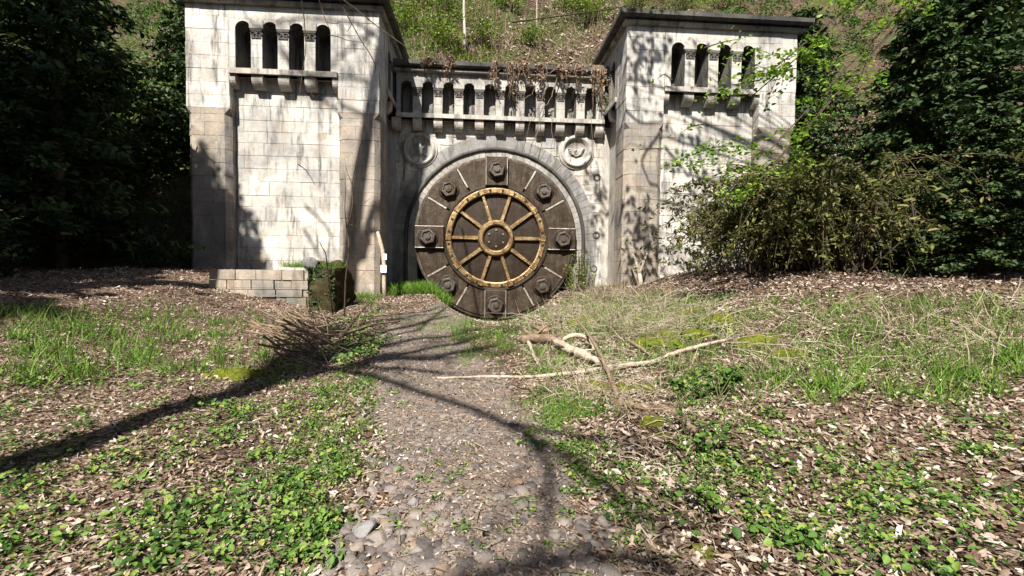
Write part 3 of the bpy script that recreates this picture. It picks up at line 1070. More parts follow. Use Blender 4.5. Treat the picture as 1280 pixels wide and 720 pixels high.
NSP = 10
for i in range(NSP):
    a = 2 * math.pi * (i + 0.5) / NSP
    mt = M['brass']
    mb = MB(); bar(mb, a, DR * 0.19, DR * 0.57, DR * 0.024, DR * 0.019, y + 0.02, y - 0.12)
    sp = mb.build('spoke', mt, root)
    mb = MB(); bar(mb, a, DR * 0.545, DR * 0.615, DR * 0.036, DR * 0.036, y - 0.05, y - 0.20)
    mb.build('spoke_foot', mt, sp)
mb = MB()
lathe_y(mb, cx, cz, [(DR * 0.225, y + 0.03), (DR * 0.222, y - 0.16), (DR * 0.205, y - 0.22), (DR * 0.17, y - 0.22), (DR * 0.155, y - 0.17), (DR * 0.15, y + 0.03)], 56)
mb.build('hub_ring', M['brass'], root, False)
mb = MB()
lathe_y(mb, cx, cz, [(DR * 0.152, y - 0.06), (DR * 0.13, y - 0.085), (DR * 0.06, y - 0.10), (0, y - 0.105)], 40)
hub = mb.build('hub_cap', M['steel_dark'], root, True)
for i in range(6):
    a = math.pi / 3 * i
    mb = MB(); lathe_y(mb, cx + DR * 0.10 * math.sin(a), cz + DR * 0.10 * math.cos(a), [(0.055, y - 0.07), (0.055, y - 0.125), (0.04, y - 0.14), (0, y - 0.14)], 10)
    mb.build('hub_stud', M['brass'], hub)


def block(mb, a, r0, r1, w, y0, y1, bev):
    bar(mb, a, r0, r1, w, w, y0, y1, bev)


for i in range(4):
    a = math.pi / 2 * i
    mb = MB(); block(mb, a, DR * 0.63, DR * 0.985, DR * 0.135, y + 0.05, y - 0.24, 0.05)
    cl = mb.build('clamp_block', M['steel'], root)
    mb = MB()
    d = np.array([math.sin(a), math.cos(a)]); n = np.array([d[1], -d[0]])
    for sg in (-1, 1):
        pa, pb = d * DR * 0.64 + n * sg * DR * 0.128, d * DR * 0.975 + n * sg * DR * 0.128
        mb.tube([(cx + pa[0], y - 0.225, cz + pa[1]), (cx + pb[0], y - 0.225, cz + pb[1])], 0.026, 6)
    mb.build('edge_strip', M['seam'], cl)
for i in range(8):
    a = math.pi / 4 * i
    yy = y - 0.24 if i % 2 == 0 else y - 0.07
    bx, bz = cx + DR * 0.82 * math.sin(a), cz + DR * 0.82 * math.cos(a)
    rb = DR * 0.125
    mb = MB(); lathe_y(mb, bx, bz, [(rb, yy + 0.02), (rb, yy - 0.04), (rb * 0.9, yy - 0.06), (rb * 0.62, yy - 0.06)], 28)
    bo = mb.build('bolt', M['steel_dark'], root, False)
    mb = MB()
    lathe_y(mb, bx, bz, [(rb * 0.80, yy - 0.04), (rb * 0.80, yy - 0.20), (rb * 0.70, yy - 0.24), (rb * 0.56, yy - 0.24), (rb * 0.52, yy - 0.19), (0, yy - 0.19)], 6, 0.26, 0.26 + 2 * math.pi)
    mb.build('hex_head', M['bolt'], bo)
    mb = MB()
    lathe_y(mb, bx, bz, [(rb * 0.30, yy - 0.18), (rb * 0.28, yy - 0.25), (0, yy - 0.26)], 12)
    mb.build('bolt_stud', M['bolt'], bo)
# ================================================================== vegetation helpers
LEAF_V = np.array([(0, -0.5, 0), (0.30, -0.2, 0.10), (0.24, 0.2, 0.08), (0, 0.5, -0.04), (-0.24, 0.2, 0.08), (-0.30, -0.2, 0.10)])
LEAF_F = np.array([(0, 1, 2, 3), (0, 3, 4, 5)])
CURL_V = np.array([(0, -0.5, 0.10), (0.26, -0.2, 0.16), (0.22, 0.2, 0.12), (0, 0.5, 0.22), (-0.24, 0.2, 0.04), (-0.30, -0.2, 0.14)])
WIDE_V = LEAF_V * np.array([1.35, 1, 1.2])
BLADE_V = np.array([(-0.022, 0, 0), (0.022, 0, 0), (0.018, 0.10, 0.5), (-0.018, 0.10, 0.5), (0.003, 0.34, 0.95), (-0.003, 0.34, 0.95)])
BLADE_F = np.array([(0, 1, 2, 3), (3, 2, 4, 5)])
STRAW_V = np.array([(-0.010, 0, 0), (0.010, 0, 0), (0.009, 0.22, 0.45), (-0.009, 0.22, 0.45), (0.003, 0.72, 0.66), (-0.003, 0.72, 0.66)])


def rand_up(n, tilt):
    a = RS.normal(0, tilt, (n, 3))
    a[:, 2] = 1
    return a


def leaves(pos, size, tilt=0.7, tv=LEAF_V, tf=LEAF_F, jitter=0.35, nrm=None):
    n = len(pos)
    nr = rand_up(n, tilt) if nrm is None else nrm
    s = size * (1 + jitter * (RS.rand(n) * 2 - 1))
    return scatter(tv, tf, np.asarray(pos, float), frames(nr, RS.rand(n) * 6.283), s)


def put(name, VF, mat, parent=None):
    return mesh_np(name, VF[0], VF[1], mat, parent)


def surf(x, y):
    return np.maximum(gz(x, y), hill_full(x, y))


def blocked(x, y):
    """inside a tower or behind the portal face"""
    x = np.asarray(x); y = np.asarray(y)
    ax = np.abs(x - XM)
    tw = (y > YF - 0.05) & (ax > HALF - 0.05) & (ax < HALF + 7.6)
    pt = (y > YD - 0.1) & (ax <= HALF)
    return tw | pt


def dup(root, loc, rz, s, label, group=None):
    r = root.copy(); C.objects.link(r)
    r.location = loc; r.rotation_euler = (0, 0, rz); r.scale = (s, s, s)
    r['label'] = label
    if group: r['group'] = group
    for ch in list(root.children):
        c = ch.copy(); C.objects.link(c); c.parent = r
    return r


# ================================================================== ground litter and stones
N = 150000
r = 0.9 + 25 * RS.rand(N) ** 1.15
a = R(-52) + R(110) * RS.rand(N)
x, y = r * np.sin(a), r * np.cos(a)
pth_ = on_path(x, y)
keep = ~blocked(x, y) & (y > 0.4)
den = 0.55 + 0.45 * np.clip(vnoise(x, y, 1.3, 4) + 0.5, 0, 1)
den = np.where(pth_ > 0, 0.85, den)
keep &= RS.rand(N) < den
x, y, pth_, r = x[keep], y[keep], pth_[keep], r[keep]
size = np.where(pth_ > 0.1, 0.012 + 0.014 * RS.rand(len(x)), 0.031 + 0.015 * (x > 1)) * (1 + 0.055 * r)
pos = np.stack([x, y, surf(x, y) + 0.012 + 0.012 * RS.rand(len(x))], 1)
h1 = RS.rand(len(x)) < 0.5
p1 = leaves(pos[h1], size[h1], 0.42, LEAF_V * np.array([.8, 1.1, 1]), jitter=.6)
p2 = leaves(pos[~h1], size[~h1], 0.6, CURL_V * np.array([.75, 1.2, 1.3]), jitter=.6)
tag(put('leaf_litter', merge([p1, p2]), M['litter']), 'pale brown dead leaves strewn over the ground', 'leaf litter', kind='stuff')

# fallen needles, stalks and twiglets among the leaves
N = 9000
r = 1.2 + 12 * RS.rand(N); a = R(-50) + R(104) * RS.rand(N)
x, y = r * np.sin(a), r * np.cos(a)
m = (on_path(x, y) < 0.1) | (RS.rand(N) < 0.25)
x, y = x[m], y[m]; N = len(x)
pos = np.stack([x, y, surf(x, y) + 0.022], 1)
TW_V = np.array([(-0.03, -0.5, 0), (0.03, -0.5, 0), (0.02, 0.1, 0.10), (-0.02, 0.1, 0.10), (0.012, 0.5, 0.02), (-0.012, 0.5, 0.02)])
tag(put('twig_litter', leaves(pos, 0.11 * np.ones(N), 0.2, TW_V, BLADE_F, 0.8), M['straw']), 'dry stalks and twiglets lying among the dead leaves', 'twig litter', kind='stuff')


def rock_template(seed, sub=2, cuts=9, flat=0.5, dmin=0.55):
    rr = np.random.RandomState(seed)
    import bmesh
    bm = bmesh.new()
    bmesh.ops.create_icosphere(bm, subdivisions=sub, radius=1.0)
    V = np.array([v.co[:] for v in bm.verts]); F = np.array([[v.index for v in f.verts] for f in bm.faces])
    bm.free()
    for _ in range(cuts):
        n = rr.normal(size=3); n /= np.linalg.norm(n)
        d = dmin + 0.3 * rr.rand()
        t = V @ n
        V = np.where((t > d)[:, None], V - n * (t - d)[:, None], V)
    V[:, 2] *= flat
    V[:, 0] *= 0.8 + 0.5 * rr.rand()
    return V, F


def shard(seed):
    """a flat broken fragment: an uneven convex outline with a tilted, chipped top"""
    rr = np.random.RandomState(seed)
    n = rr.randint(5, 8)
    a = np.sort(rr.rand(n) * 0.6 + np.arange(n)) * 2 * math.pi / n
    r = 0.75 + 0.4 * rr.rand(n)
    ex = 0.75 + 0.5 * rr.rand()
    o = np.stack([r * np.cos(a) * ex, r * np.sin(a)], 1)
    h = 0.26 + 0.16 * rr.rand()
    tl = rr.normal(0, 0.10, 2)
    lo = np.concatenate([o * 1.03, np.full((n, 1), -0.35)], 1)
    mi = np.concatenate([o, (h * 0.55 + o @ tl)[:, None]], 1)
    hi = np.concatenate([o * (0.80 + 0.1 * rr.rand(n))[:, None], (h + o @ tl + rr.normal(0, .03, n))[:, None]], 1)
    V = np.concatenate([lo, mi, hi, [[0, 0, h + 0.03]]])
    F = []
    for b in (0, n):
        for i in range(n):
            j = (i + 1) % n
            F += [(b + i, b + j, b + n + j), (b + i, b + n + j, b + n + i)]
    F += [(2 * n + i, 2 * n + (i + 1) % n, 3 * n) for i in range(n)]
    return V, np.array(F)


ROCKS = [shard(s) for s in range(16)]
parts = []
N = 3300
yy_ = 1.2 + 15 * RS.rand(N) ** 1.5
k_ = RS.rand(N) * 2.1 - 1.05
x = np.interp(yy_, cy_, cx_) + k_ * np.interp(yy_, cy_, ww)
s = 0.015 + 0.032 * RS.rand(N) ** 2 + np.where(RS.rand(N) < 0.14, 0.026 * RS.rand(N), 0)
q = poly_px([(400, 655), (500, 632), (600, 690), (630, 718), (402, 718)], 80)
P_ = gp(q[:, 0], q[:, 1])
x[:80], yy_[:80] = P_[:, 0], P_[:, 1]
s[:80] = 0.03 + 0.03 * RS.rand(80)
z = gz(x, yy_) + 0.013 - s * 0.13
for i, (tv, tf) in enumerate(ROCKS):
    m = np.arange(N) % len(ROCKS) == i
    parts.append(scatter(tv, tf, np.stack([x, yy_, z], 1)[m], frames(rand_up(m.sum(), 0.16), RS.rand(m.sum()) * 6.28), s[m]))
tag(put('path_stones', merge(parts), M['stone']), 'broken grey stones bedded in the path', 'path stones', kind='stuff')


def rock(name, px, py, rad, mat, label, cat='rock', seed=1, flat=0.6, sink=0.15, P=None):
    V, F = rock_template(seed, 3, 14, flat)
    P = g1(px, py) if P is None else P
    V = V + 0.03 * np.stack([vnoise(V[:, 0], V[:, 1], 5, i) for i in range(3)], 1)
    o = mesh_np(name, V * rad + P + np.array([0, 0, rad * flat * (1 - sink) * 0.8]), F, mat)
    return tag(o, label, cat)


rock('rock', 680, 416, 0.17, M['redrock'], 'reddish sandstone rock behind the splintered log')
rock('loose_stone', 455, 668, 0.085, M['greyrock'], 'roundish dark stone by the left edge of the path', 'stone', 2)
rock('loose_stone', 516, 631, 0.05, M['greyrock'], 'small dark wedge of stone in the middle of the path', 'stone', 3)
rock('loose_stone', 471, 676, 0.075, M['stone'], 'flat bluish grey stone beside the roundish dark one', 'stone', 4, 0.4)
rock('clod', 647, 607, 0.042, M['brownwood'], 'small round reddish brown clod on the right side of the path', 'clod', 5, 0.8)
rock('rock', 0, 0, 0.30, M['redrock'], 'low flat tan rock half hidden in dry grass right of the door', 'rock', 6, 0.35, 0.6, P=g1(842, 402))

# ================================================================== low plants
def clumps(poly, n, per, rad, size, hmax, off=0.0):
    q = poly_px(poly, n)
    q = q + RS.normal(0, 1, q.shape) * np.array([10, 7])
    P = gp(q[:, 0], np.maximum(q[:, 1], 374))
    return spread(P, per, rad, size, hmax)


def spread(P, per, rad, size, hmax):
    per = int(per * 1.9)
    size = size * 0.70
    n = len(P)
    m = n * per
    cen = np.repeat(P, per, 0)
    rr = np.repeat(rad * (0.5 + RS.rand(n)), per)
    a = RS.rand(m) * 6.283
    d = rr * np.sqrt(RS.rand(m))
    x, y = cen[:, 0] + d * np.cos(a), cen[:, 1] + d * np.sin(a)
    z = surf(x, y) + 0.01 + hmax * RS.rand(m) * (1 - 0.6 * d / rr)
    sc_ = size * np.repeat(0.7 + 0.6 * RS.rand(n), per)
    ok = ~blocked(x, y)
    return leaves(np.stack([x, y, z], 1)[ok], sc_[ok], 0.6, LEAF_V * np.array([1.05, 1, 1.2]), jitter=0.55)


W = [clumps([(370, 480), (430, 480), (446, 530), (440, 600), (412, 650), (396, 720), (370, 720)], 78, 28, 0.13, 0.042, 0.11),
     clumps([(395, 470), (500, 462), (500, 515), (440, 540)], 30, 20, 0.12, 0.04, 0.08),
     clumps([(400, 400), (470, 395), (480, 440), (420, 455)], 34, 24, 0.28, 0.08, 0.16),
     clumps([(640, 535), (740, 535), (835, 600), (815, 645), (730, 610), (690, 590)], 66, 18, 0.10, 0.036, 0.07),
     clumps([(660, 492), (745, 492), (760, 528), (680, 535)], 44, 18, 0.11, 0.036, 0.08),
     clumps([(820, 452), (910, 452), (910, 512), (850, 505)], 76, 24, 0.18, 0.05, 0.14),
     clumps([(845, 530), (910, 520), (910, 680), (870, 640)], 44, 22, 0.12, 0.042, 0.11),
     clumps([(690, 610), (820, 640), (840, 700), (760, 690)], 26, 14, 0.07, 0.034, 0.05),
     clumps([(450, 560), (650, 560), (700, 690), (420, 690)], 44, 9, 0.05, 0.03, 0.04),
     clumps([(640, 400), (830, 400), (900, 440), (800, 470), (680, 465)], 60, 18, 0.24, 0.06, 0.10),
     clumps([(860, 365), (910, 370), (910, 430), (850, 410)], 36, 22, 0.3, 0.09, 0.2),
     # the ground beyond both edges of the photograph
     clumps([(-20, 440), (368, 440), (368, 720), (-20, 720)], 130, 24, 0.2, 0.05, 0.12),
     clumps([(912, 400), (1300, 400), (1300, 720), (912, 720)], 130, 24, 0.2, 0.05, 0.12)]
tag(put('weeds', merge(W), M['weed']), 'low green herbs growing in patches beside the path', 'weeds', kind='stuff')


def blades(poly, n, h, tv=BLADE_V, tilt=0.35, jit=0.5, pts=None):
    if pts is None:
        m = max(8, n // 14)
        q = poly_px(poly, m)
        q = q + RS.normal(0, 1, q.shape) * np.array([16, 6])
        B = gp(q[:, 0], np.maximum(q[:, 1], 372))
        cnt = RS.randint(5, 26, m)
        P = np.repeat(B, cnt, 0)
        P[:, :2] += RS.normal(0, 0.06 + 0.1 * h, (len(P), 2))
        P[:, 2] = surf(P[:, 0], P[:, 1])
        tilt = tilt * 1.5
    else:
        P = pts
    P = P[~blocked(P[:, 0], P[:, 1])]
    return leaves(P, h * np.ones(len(P)), tilt, tv, BLADE_F, max(jit, 0.6))


xg = np.interp(RS.rand(4200), [0, 1], [XL + 0.1, DXC - DR * 0.55]); yg = 19.0 + 2.2 * RS.rand(4200)
lush = np.stack([xg, yg, gz(xg, yg)], 1)
GR = [blades(None, 0, 0.42, pts=lush),
      blades([(395, 366), (472, 366), (474, 378), (420, 384)], 700, 0.24),
      blades([(545, 388), (625, 398), (640, 440), (570, 448)], 3200, 0.13),
      blades([(470, 396), (540, 396), (530, 408), (470, 408)], 300, 0.12),
      blades([(640, 400), (740, 380), (900, 380), (910, 450), (780, 480), (650, 470)], 3600, 0.15),
      blades([(650, 398), (720, 375), (800, 368), (868, 380), (880, 410), (700, 425)], 2600, 0.26),
      blades([(665, 492), (740, 495), (750, 525), (680, 530)], 1600, 0.10),
      blades([(370, 470), (500, 460), (450, 560), (370, 640)], 900, 0.09),
      blades([(912, 380), (1290, 370), (1290, 500), (912, 500)], 4500, 0.22),
      blades([(0, 380), (366, 395), (366, 470), (0, 480)], 3500, 0.2)]
tag(put('green_grass', merge(GR), M['grass']), 'bright green grass at the foot of the wall and beside the path', 'grass', kind='stuff')
ST = [blades([(655, 398), (720, 368), (800, 362), (868, 372), (890, 410), (820, 428), (700, 422)], 4600, 0.38, STRAW_V, 0.6, 0.6),
      blades([(722, 330), (770, 355), (830, 362), (830, 380), (730, 385)], 900, 0.6, STRAW_V, 0.45, 0.5),
      blades([(640, 430), (900, 420), (910, 520), (700, 520)], 900, 0.34, STRAW_V, 0.9, 0.6),
      blades([(370, 390), (470, 380), (450, 430), (370, 440)], 300, 0.35, STRAW_V, 0.8, 0.6),
      blades([(912, 372), (1290, 360), (1290, 470), (912, 470)], 1500, 0.4, STRAW_V, 0.6, 0.6)]
tag(put('dry_grass', merge(ST), M['straw']), 'tangled straw coloured dry grass right of the round door', 'dry grass', kind='stuff')

# dead twigs tangled through the dry grass
mb = MB()
for poly, n, L0, lift in (([(650, 400), (720, 372), (860, 368), (905, 385), (890, 420), (700, 424)], 620, .9, .35), ([(660, 430), (800, 425), (830, 500), (700, 505)], 300, .5, .14),
                          ([(760, 500), (905, 500), (905, 640), (800, 600)], 90, .3, .05), ([(370, 395), (470, 385), (480, 440), (370, 470)], 90, .6, .15), ([(905, 380), (1280, 370), (1280, 460), (905, 460)], 160, .9, .25)):
    q = poly_px(poly, n)
    B = gp(q[:, 0], q[:, 1])
    for b_ in B:
        a_ = RS.rand() * 6.283
        L = L0 * (.4 + RS.rand())
        d_ = np.array([math.cos(a_) * L, math.sin(a_) * L * .7, 0])
        e_ = b_ + d_
        if bool(blocked(e_[0], e_[1] + .1)): continue
        e_[2] = float(surf(e_[0], e_[1])) + lift * RS.rand() ** 1.5 * L / L0
        m_ = (b_ + e_) / 2 + np.array([RS.normal(0, .08) * L, RS.normal(0, .08) * L, .06 * L + .02])
        r0 = .004 + .007 * RS.rand() * L0
        mb.tube([b_ + [0, 0, .01], m_, e_], [r0, r0 * .8, r0 * .3], 4)
        if RS.rand() < .4:
            mb.tube([m_, m_ + RS.normal(0, .16, 3) * L + [0, 0, .05]], [r0 * .6, r0 * .2], 4)
tag(mb.build('dead_twigs', M['deadwood']), 'dry twigs and dead stalks tangled through the grass', 'dead twigs', kind='stuff')

# tall green stems by the right edge of the door
xg = DXC + DR * (0.86 + 0.3 * RS.rand(160)); yg = 20.2 + 0.9 * RS.rand(160)
P = np.stack([xg, yg, gz(xg, yg)], 1)
mb = MB(); lp = []
for p_ in P[:70]:
    hh = 0.8 + 1.3 * random.random()
    lean = np.array([random.uniform(-.2, .2), random.uniform(-.2, .1), hh])
    mb.tube([p_, p_ + lean * 0.5 + [0.03, 0, 0], p_ + lean], [0.012, 0.009, 0.004], 4)
    for t in np.linspace(0.25, 1, 9):
        lp.append(p_ + lean * t + np.random.RandomState(int(t * 1e4)).normal(0, 0.06, 3))
te = empty('tall_weed', P[0], 'thin leafy green stems growing up beside the right edge of the round door', 'weed')
mb.build('stem', M['twig'], te)
put('foliage', leaves(np.array(lp), 0.09 * np.ones(len(lp)), 0.9), M['shrubleaf'], te)

# moss
mv, mf, b = [], [], 0
for (px, py, rx_, hz) in [(733, 404, 0.5, 0.2), (812, 431, 0.42, 0.16), (826, 421, 0.4, 0.14), (868, 420, 0.55, 0.16), (890, 404, 0.5, 0.2), (845, 432, 0.3, 0.1),
                          (775, 489, 0.26, 0.10), (800, 487, 0.22, 0.09), (752, 489, 0.24, 0.11), (744, 484, 0.2, 0.08), (816, 531, 0.17, 0.09), (800, 402, 0.5, 0.15), (850, 395, 0.5, 0.15),
                          (896, 578, 0.12, 0.06), (880, 690, 0.10, 0.04), (830, 545, 0.12, 0.05), (690, 690, 0.10, 0.02), (940, 430, 0.5, 0.15), (985, 445, 0.4, 0.12), (300, 470, 0.4, 0.1)]:
    c = g1(px, py)
    u = np.linspace(-1, 1, 25)
    X, Y = np.meshgrid(u, u)
    rr = np.sqrt(X ** 2 + Y ** 2) * (1.05 + 0.3 * vnoise(X, Y, 3.2, int(px)) + 0.18 * vnoise(X, Y, 8, int(px) + 1))
    H = hz * np.clip(1 - rr ** 2, -0.3, 1) * (1 + 0.35 * vnoise(X, Y, 5, int(py)))
    wx, wy = c[0] + X * rx_, c[1] + Y * rx_ * 0.8
    Z = gz(wx, wy) + H - 0.01
    mv.append(np.stack([wx.ravel(), wy.ravel(), Z.ravel()], 1))
    i = np.arange(24 * 24); q = (i // 24) * 25 + i % 24
    mf.append(np.stack([q, q + 1, q + 26, q + 25], 1) + b); b += 625
o = mesh_np('moss', np.concatenate(mv), np.concatenate(mf), M['moss'], smooth=True)
tag(o, 'yellow green moss cushions on the ground right of the path', 'moss', kind='stuff')

# ================================================================== dead wood on the ground
def wood(name, pix, rads, mat, label, cat='branch', lift=None, n=9, rough=0.12, split=0):
    P = gp([p[0] for p in pix], [p[1] for p in pix])
    rads = np.interp(np.linspace(0, 1, len(pix)), np.linspace(0, 1, len(rads)), rads)
    P[:, 2] += rads * 0.8 + (np.array(lift) if lift is not None else 0)
    m = len(P) * 5
    t = np.linspace(0, len(P) - 1, m)
    Q = np.stack([np.interp(t, np.arange(len(P)), P[:, i]) for i in range(3)], 1)
    for _ in range(2):
        Q[1:-1] = (Q[:-2] + Q[1:-1] * 2 + Q[2:]) / 4
    rr = np.interp(t, np.arange(len(P)), rads)
    Q += RS.normal(0, 1, Q.shape) * rr[:, None] * rough
    rr = rr * (1 + 0.14 * RS.normal(0, 1, m))
    mb = MB(); mb.tube(Q, np.maximum(rr, 0.002), n)
    for _ in range(split):                     # splinters and broken twigs
        i = RS.randint(1, m - 1)
        d = RS.normal(0, 1, 3); d[2] = abs(d[2]) * 0.7
        d = d / np.linalg.norm(d)
        L = rr[i] * (2 + 4 * RS.rand())
        mb.tube([Q[i], Q[i] + d * L * 0.6, Q[i] + d * L + RS.normal(0, 0.02, 3)], [rr[i] * 0.35, rr[i] * 0.22, 0.003], 5)
    return tag(mb.build(name, mat, None, True), label, cat), Q


wood('broken_log', [(653, 432), (668, 431), (685, 432), (702, 434)], [0.085, 0.10, 0.095, 0.085], M['brownwood'], 'short splintered brown log lying below the reddish rock', 'log', [0.05, 0.06, 0.07, 0.06], 11, 0.05, 6)
wood('fallen_branch', [(487, 474), (540, 474), (600, 472), (660, 474), (722, 470), (772, 463), (815, 459), (842, 447), (878, 439), (914, 431)], [0.010, 0.016, 0.024, 0.036, 0.042, 0.04, 0.028], M['deadwood'], 'long pale curved branch lying across the path and out to the right', 'branch', [0, 0, 0, .01, .02, .04, .03, .05, .08, .1], 9, 0.13, 9)
wood('dead_root', [(694, 437), (708, 447), (726, 452), (745, 458), (765, 467)], [0.06, 0.08, 0.075, 0.055, 0.04], M['deadwood'], 'thick pale knotted root running on from the splintered log', 'root', [.12, .1, .06, .06, .03], 10, 0.14, 8)
wood('fallen_branch', [(718, 426), (735, 442), (750, 462), (762, 482), (772, 500)], [0.018, 0.03, 0.035, 0.03], M['brownwood'], 'dark straight stick propped over the long pale branch', 'branch', [.5, .35, .22, .1, .02], 7, 0.1)
wood('mossy_branch', [(738, 497), (770, 506), (800, 512), (828, 516), (848, 523), (862, 538), (884, 556), (905, 580)], [0.025, 0.035, 0.045, 0.05, 0.04, 0.03], M['brownwood'], 'crooked brown branch winding between moss cushions on the right', 'branch', None, 9, 0.12, 8)
wood('fallen_branch', [(560, 472), (620, 479), (690, 494), (745, 500)], [0.008, 0.012, 0.014], M['twig'], 'thin dark twig just below the long pale branch', 'twig', None, 5, 0.3)
wood('fallen_branch', [(780, 430), (800, 440), (820, 452)], [0.03, 0.035, 0.02], M['brownwood'], 'short brown stick among grass right of the pale root', 'branch', [.1, .05, .02], 7, 0.1, 3)
wood('fallen_branch', [(660, 438), (668, 452), (676, 462)], [0.03, 0.03, 0.02], M['deadwood'], 'stubby pale stick leaning down from the splintered log', 'branch', [.15, .05, .0], 7, 0.1, 2)
wood('fallen_branch', [(425, 432), (445, 421), (470, 411), (500, 405)], [0.03, 0.03, 0.02], M['brownwood'], 'straight brown branch slanting from the brush pile towards the path', 'branch', [.15, .12, .1, .05], 7, 0.1, 4)
wood('fallen_branch', [(418, 440), (450, 405), (470, 385)], [0.015, 0.018, 0.008], M['twig'], 'thin bent twig rising from the brush pile', 'twig', [.1, .25, .35], 5, 0.15, 3)
wood('fallen_branch', [(805, 560), (835, 575), (860, 600)], [0.012, 0.014, 0.008], M['deadwood'], 'thin bleached stick near the lower right moss', 'twig', None, 6, 0.15, 2)
th = np.linspace(-0.4, 2.7, 10)
c = g1(722, 440)
mb = MB(); mb.tube([c + np.array([0.32 * math.cos(t), 0.05 * t, 0.26 * math.sin(t) + 0.05]) for t in th], [0.045] * 9 + [0.02], 8)
tag(mb.build('bark_curl', M['deadwood'], None, True), 'pale curled hoop of bark standing above the knotted root', 'bark')

# brush pile at the left edge
mb = MB()
for i in range(95):
    px = 345 + 62 * random.random(); py = 414 + 42 * random.random()
    c = g1(px, py)
    L = 0.4 + 1.0 * random.random()
    an = random.gauss(-0.5, 0.35)
    d = np.array([math.cos(an) * 0.9, random.uniform(-0.6, 0.6), math.sin(an) * 0.7])
    d = d / np.linalg.norm(d)
    c = c + np.array([0, 0, 0.05 + 0.5 * random.random() * max(0.1, 1 - abs(px - 385) / 70)])
    p0, p1_ = c - d * L / 2, c + d * L / 2
    for q in (p0, p1_):
        q[2] = max(q[2], float(gz(q[0], q[1])) + 0.01)
    r0 = random.choice([0.006, 0.008, 0.012, 0.02])
    mid = (p0 + p1_) / 2 + RS.normal(0, 0.06, 3)
    mb.tube([p0, mid, p1_], [r0, r0 * 0.8, r0 * 0.4], 5)
tag(mb.build('brush_pile', M['brownwood'], None, True), 'heap of thin brown sticks below the mossy wall stub', 'brush pile')

# ruined stub of wall
P0 = at(372, 395, 12.6); P1 = at(424, 388, 13.0)
xa, xb = float(P0[0]), float(P1[0])
zt = float(at(400, 332, 12.8)[2])
root = empty('ruined_wall', (0.5 * (xa + xb), 13.4, 0.2), 'mossy stub of masonry with shade put into its dark colour, and grass on top left of the tower', 'wall stub')
root['kind'] = 'thing'


def lumpy(name, x0, x1, y0, y1, z0, z1, mat, parent, amp, taper=0.0, n=22):
    u = np.linspace(-1, 1, n)
    vs, fs = [], []
    def face(fn):
        b_ = len(vs)
        for a_ in u:
            for c_ in u:
                vs.append(fn(a_, c_))
        for i in range(n - 1):
            for j in range(n - 1):
                q = b_ + i * n + j
                fs.append((q, q + 1, q + n + 1, q + n))
    face(lambda a, c: (a, -1, c)); face(lambda a, c: (a, 1, c)); face(lambda a, c: (-1, a, c)); face(lambda a, c: (1, a, c)); face(lambda a, c: (a, c, 1))
    V = np.array(vs, float)
    rr = np.linalg.norm(V, ord=6, axis=1)
    V = V / rr[:, None]
    W_ = V.copy()
    X = (x0 + x1) / 2 + V[:, 0] * (x1 - x0) / 2 * (1 - taper * (V[:, 2] + 1) / 2)
    Y = (y0 + y1) / 2 + V[:, 1] * (y1 - y0) / 2
    Z = (z0 + z1) / 2 + V[:, 2] * (z1 - z0) / 2
    Pn = np.stack([X, Y, Z], 1)
    dsp = amp * (vnoise(Z * 1.0 + Y, X, 4, 8) + 0.6 * vnoise(Z + X, Y, 11, 9))
    Pn += (W_ / np.linalg.norm(W_, axis=1)[:, None]) * dsp[:, None]
    return mesh_np(name, Pn, fs, mat, parent, True)


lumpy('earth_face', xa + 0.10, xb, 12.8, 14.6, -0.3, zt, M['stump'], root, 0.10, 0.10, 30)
q = RS.rand(900, 2)
tp = np.stack([xa + 0.2 + (xb - xa - 0.25) * q[:, 0], 12.74 + 0.08 * RS.rand(900), 0.1 + (zt - 0.1) * q[:, 1] ** 0.7], 1)
nn = RS.normal(0, .5, (900, 3)) + [0, -1, .3]
put('ivy_leaves', leaves(tp[:380], 0.06 * np.ones(380), .5, nrm=nn[:380], jitter=.6), M['yew'], root)
mb = MB()
z = 0.0
while z < zt - 0.15:
    hgt = random.choice([0.22, 0.27, 0.3])
    xx = xa - 2.6
    while xx < xa + 0.1:
        wd = random.uniform(0.45, 0.8)
        x1_ = min(xx + wd, xa + 0.16)
        mb.box(xx + 0.012, x1_ - 0.012, 12.95 + random.uniform(-.03, .03), 14.4, z + 0.012, z + hgt - 0.004)
        xx = x1_ + 0.001
        if x1_ >= xa + 0.159: break
    z += hgt
mb.build('stone_courses', M['pier_stone'], root)
q = RS.rand(900, 2)
tp = np.stack([xa - 0.6 + (xb - xa + 0.6) * q[:, 0], 12.85 + 0.9 * q[:, 1], np.full(900, zt - 0.06)], 1)
put('grass_top', leaves(tp, 0.2 * np.ones(900), 0.7, BLADE_V, BLADE_F, 0.6), M['grass'], root)
rock('grey_boulder', 0, 0, 0.30, M['greyrock'], 'dark grey stone lying on top of the mossy wall stub', 'stone', 12, 0.8, 0.2, P=np.array([xa + 0.22, 13.0, zt - 0.10]))

